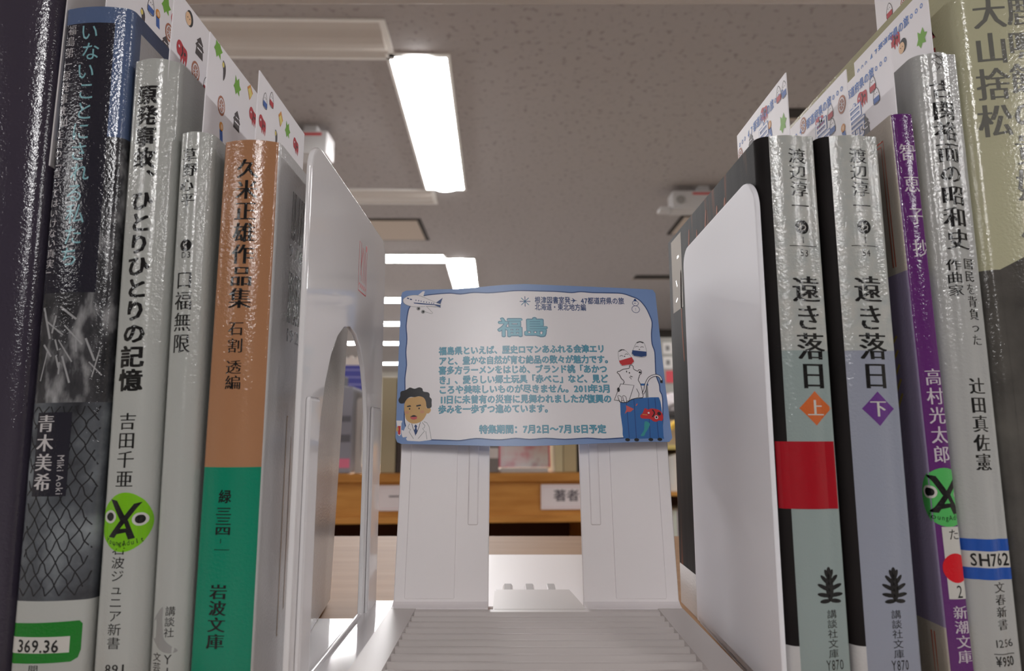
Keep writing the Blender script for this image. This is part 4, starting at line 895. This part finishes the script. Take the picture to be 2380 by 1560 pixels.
# face-out pink book on a small stand
e = empty('display_book', W3(-24, 40, ZF), (math.radians(-9),0,Y3)); tag(e, 'white and pink picture book standing face out on the far bookcase', 'book')
o = box('cover', 0, 106, 0, 9, 9, 150, mat('pink_cover', (250,232,236), .3, ramp=[(.35,(236,150,166)),(.48,(252,228,232)),(.62,(254,250,250)),(.8,(220,180,190))], scale=22), e, bev=1)
box('cover_border', -.5, 3, -.6, 2, 9, 150, fb('pinkedge', (238,120,140)), o); box('cover_border', 103, 106.5, -.6, 2, 9, 150, fb('pinkedge', (238,120,140)), o)
e = empty('book_rest', W3(-22, 8, ZF), (0,0,Y3)); tag(e, 'small white rest under the pink picture book', 'stand')
box('foot', 0, 96, 0, 60, 0, 5, M_WPL, e, bev=1); box('lip', 0, 96, 0, 4, 4, 9, M_WPL, e, bev=1)
e = empty('bookend', W3(-312, 20, ZF), (0,0,Y3)); tag(e, 'small white bookend with oval slot on the far bookcase', 'bookend')
hl = [(17+8*math.cos(2*math.pi*k/20), 66+56*math.sin(2*math.pi*k/20)) for k in range(20)]
pl = plate('upright', plate_outline(36, 148, 6, 6), hl, 2, M_WPL, e, .4); pl.rotation_euler = (0,0,-math.pi/2)
box('base', 0, 36, 0, 60, 0, 1.5, M_WPL, e)

# blue notice with scalloped white top, far behind the arch
e = empty('hanging_banner', (-476, 1950, SH)); tag(e, 'blue notice with scalloped white top edge, seen through the bookend arch', 'sign')
top = [(-46+k*4.6, 282 + 12*abs(math.sin(k*math.pi/5))) for k in range(21)]
bm = bmesh.new(); vs = [bm.verts.new((p[0], 0, p[1])) for p in top] + [bm.verts.new((46, 0, 250)), bm.verts.new((-46, 0, 250))]
r = bmesh.ops.extrude_face_region(bm, geom=[bm.faces.new(vs)]); bmesh.ops.translate(bm, verts=[g for g in r['geom'] if isinstance(g, bmesh.types.BMVert)], vec=(0,3,0))
from_bm('scalloped_top', bm, fb('scallop', (232,228,226)), e)
bn = box('blue_panel', -46, 46, -1, 3, 180, 264, fb('bannerblue', (78,84,176)), e)
a = Art()
for r_ in range(3): a.stroke([(-32,250-r_*22),(34,249-r_*22)], 4, flat('bannerpale', (150,152,214)), 0)
a.build('pale_lines', lambda u, v, l: (u, -1-l*3, v), bn)
box('post', -6, 6, 4, 14, -60, 280, fb('bannerpost', (150,150,156)), e); box('foot', -46, 46, -30, 60, -SH, -60, fb('bannerfoot', (120,116,112)), e)

# ------------------------------------------------------------------ bookcase and clutter beyond the plain bookend
D2 = 2800.0
rbc = empty('bookcase', (760, D2, 0)); tag(rbc, 'low bookcase with pale yellow top in the narrow gap beside the plain bookend', 'bookcase')
M_YEL = mat('pale_yellow_edge', (206,186,112), .6)
box('top_board', -200, 500, 0, 300, SH-12, SH+4, M_YEL, rbc); box('shelf', -200, 500, 0, 300, SH-206, SH-190, M_OAK, rbc); box('shelf', -200, 500, 0, 300, SH-430, SH-412, M_OAK, rbc)
box('back_panel', -200, 500, 292, 300, 0, SH-12, M_IN, rbc); box('side_panel', -218, -200, 0, 300, 0, SH+4, M_OAK, rbc); box('side_panel', 500, 518, 0, 300, 0, SH+4, M_OAK, rbc)
cols = [(70,90,80),(216,212,206),(148,120,140),(206,160,140),(226,222,212),(96,120,130),(228,226,220),(150,170,180),(170,150,120),(210,214,200),(120,130,110),(236,230,220)]
names = ['dark green','off-white','mauve','salmon','ivory','grey-blue','white','pale blue','tan','pale green','olive','cream']
x = 572.0
for row, z0 in ((0, -190), (1, -412)):
    x = 566.0
    for k in range(10):
        wd = random.uniform(14, 24); h = random.uniform(140, 168); c = cols[(k*5+row*3) % 12]; nm = names[(k*5+row*3) % 12]
        e = empty('book', (x, D2+20, SH+z0+.5)); tag(e, f'{nm} book on the {"upper" if row == 0 else "lower"} shelf of the low far bookcase by the plain bookend', 'book', 'books in the low bookcase')
        box('cover', 0, wd, 0, 150, 0, h, mat('low_'+nm.replace(' ','_').replace('-','_'), c, .5), e, bev=1); box('page_block', 1.5, wd-1.5, 2, 149, h-1, h+.5, PAGES, e)
        x += wd + .8
# bits on its top and in front
def leafball(name, x, y, z, r, m, lab, cat):
    bm = bmesh.new()
    for k in range(26):
        d = Vector((random.gauss(0,1), random.gauss(0,.6), random.gauss(.2,.8))).normalized()*r*random.uniform(.4,1)
        t = d.orthogonal().normalized()*r*.22; c = d*.6
        vs = [bm.verts.new(d*.15), bm.verts.new(c+t), bm.verts.new(d*1.1), bm.verts.new(c-t)]; bm.faces.new(vs)
    e = empty(name, (x, y, z)); tag(e, lab, cat); from_bm('leaves', bm, m, e)
    return e
e = leafball('green_plant', 745, D2-30, SH-232, 48, mat('leaf_green', (70,170,50), .5), 'bright green sprig hanging below the low bookcase shelf', 'plant')
box('stem', -3, 3, 0, 40, -6, 44, mat('stem_green', (60,120,40), .6), e)
e = empty('storage_box', (738, D2-16, SH-412)); tag(e, 'light blue box in front of the lower books by the plain bookend', 'box')
box('body', 0, 70, -44, 14, 0, 56, mat('light_blue', (150,200,222), .5), e, bev=2); box('lid', -2, 72, -46, 16, 52, 60, mat('light_blue2', (168,210,228), .5), e, bev=2)
# yellow stuffed wreath and a pale bag
bm = bmesh.new(); R_, r_ = 46, 15; ring = []
for i in range(24):
    a0 = math.pi*i/23; ring.append([bm.verts.new(((R_+r_*math.cos(b*math.pi/4))*math.cos(a0), r_*math.sin(b*math.pi/4), (R_+r_*math.cos(b*math.pi/4))*math.sin(a0)*.75)) for b in range(8)])
for A, Bq in zip(ring, ring[1:]):
    for i in range(8): bm.faces.new((A[i], A[(i+1) % 8], Bq[(i+1) % 8], Bq[i]))
e = empty('paper_garland', (742, D2+60, SH+70)); tag(e, 'yellow arched garland on top of the low far bookcase', 'decoration')
from_bm('arch', bm, mat('garland_yellow', (210,172,70), .6), e, smooth=True); box('backing', -70, 70, 20, 26, -66, 44, fb('backing', (160,142,122)), e); box('red_note', 10, 40, 15, 20, 44, 70, fb('rednote2', (200,110,110)), e)
# notice board on the partition
e = empty('notice_board', (1420, 6200, SH)); tag(e, 'grey notice board with pinned white papers and a red sheet', 'notice board')
nb = box('board', 0, 1500, 0, 30, 250, 960, fb('board', (150,148,142)), e)
for i, (x0, z0) in enumerate(((40,800),(170,800),(40,660),(170,660),(300,800),(300,660))):
    p = box('paper', x0, x0+95, -4, 0, z0, z0+110, fb('paper', (206,202,198)), nb); box('picture', x0+25, x0+65, -5.5, -3, z0+30, z0+80, fb('pic', (120,118,116)), p)
box('red_sheet', 60, 170, -6, 0, 520, 636, fb('redsheet', (190,62,72)), nb); box('stand', 40, 1460, 4, 26, -SH, 250, fb('boardleg', (70,66,64)), e)
# pale cloth bag and dark cabinet beneath the board
e = empty('cabinet', (1000, 4300, 0)); tag(e, 'dark cabinet below the notice board, beside the plain bookend', 'cabinet')
box('body', 0, 900, 0, 400, 0, SH+165, fb('cab', (44,42,42)), e, bev=4); box('worktop', -10, 910, -10, 410, SH+165, SH+182, fb('cabtop', (60,56,54)), e, bev=3)
e = empty('cloth_bag', (1080, 4420, SH+190)); tag(e, 'crumpled pale cloth bag lying on the dark cabinet', 'bag')
bm = bmesh.new(); bmesh.ops.create_icosphere(bm, subdivisions=4, radius=1)
for v in bm.verts:
    n = math.sin(v.co.x*5+1)*math.cos(v.co.z*6)*.12 + math.sin(v.co.y*9+v.co.x*7)*.06
    v.co = Vector((v.co.x*130*(1+n), v.co.y*90*(1+n), 62+v.co.z*62*(1+n)))
from_bm('body', bm, fb('bag', (214,206,208)), e, smooth=True, angle=80); box('strap', -60, 60, -6, 6, 120, 128, fb('bagstrap', (186,120,124)), e, bev=2)
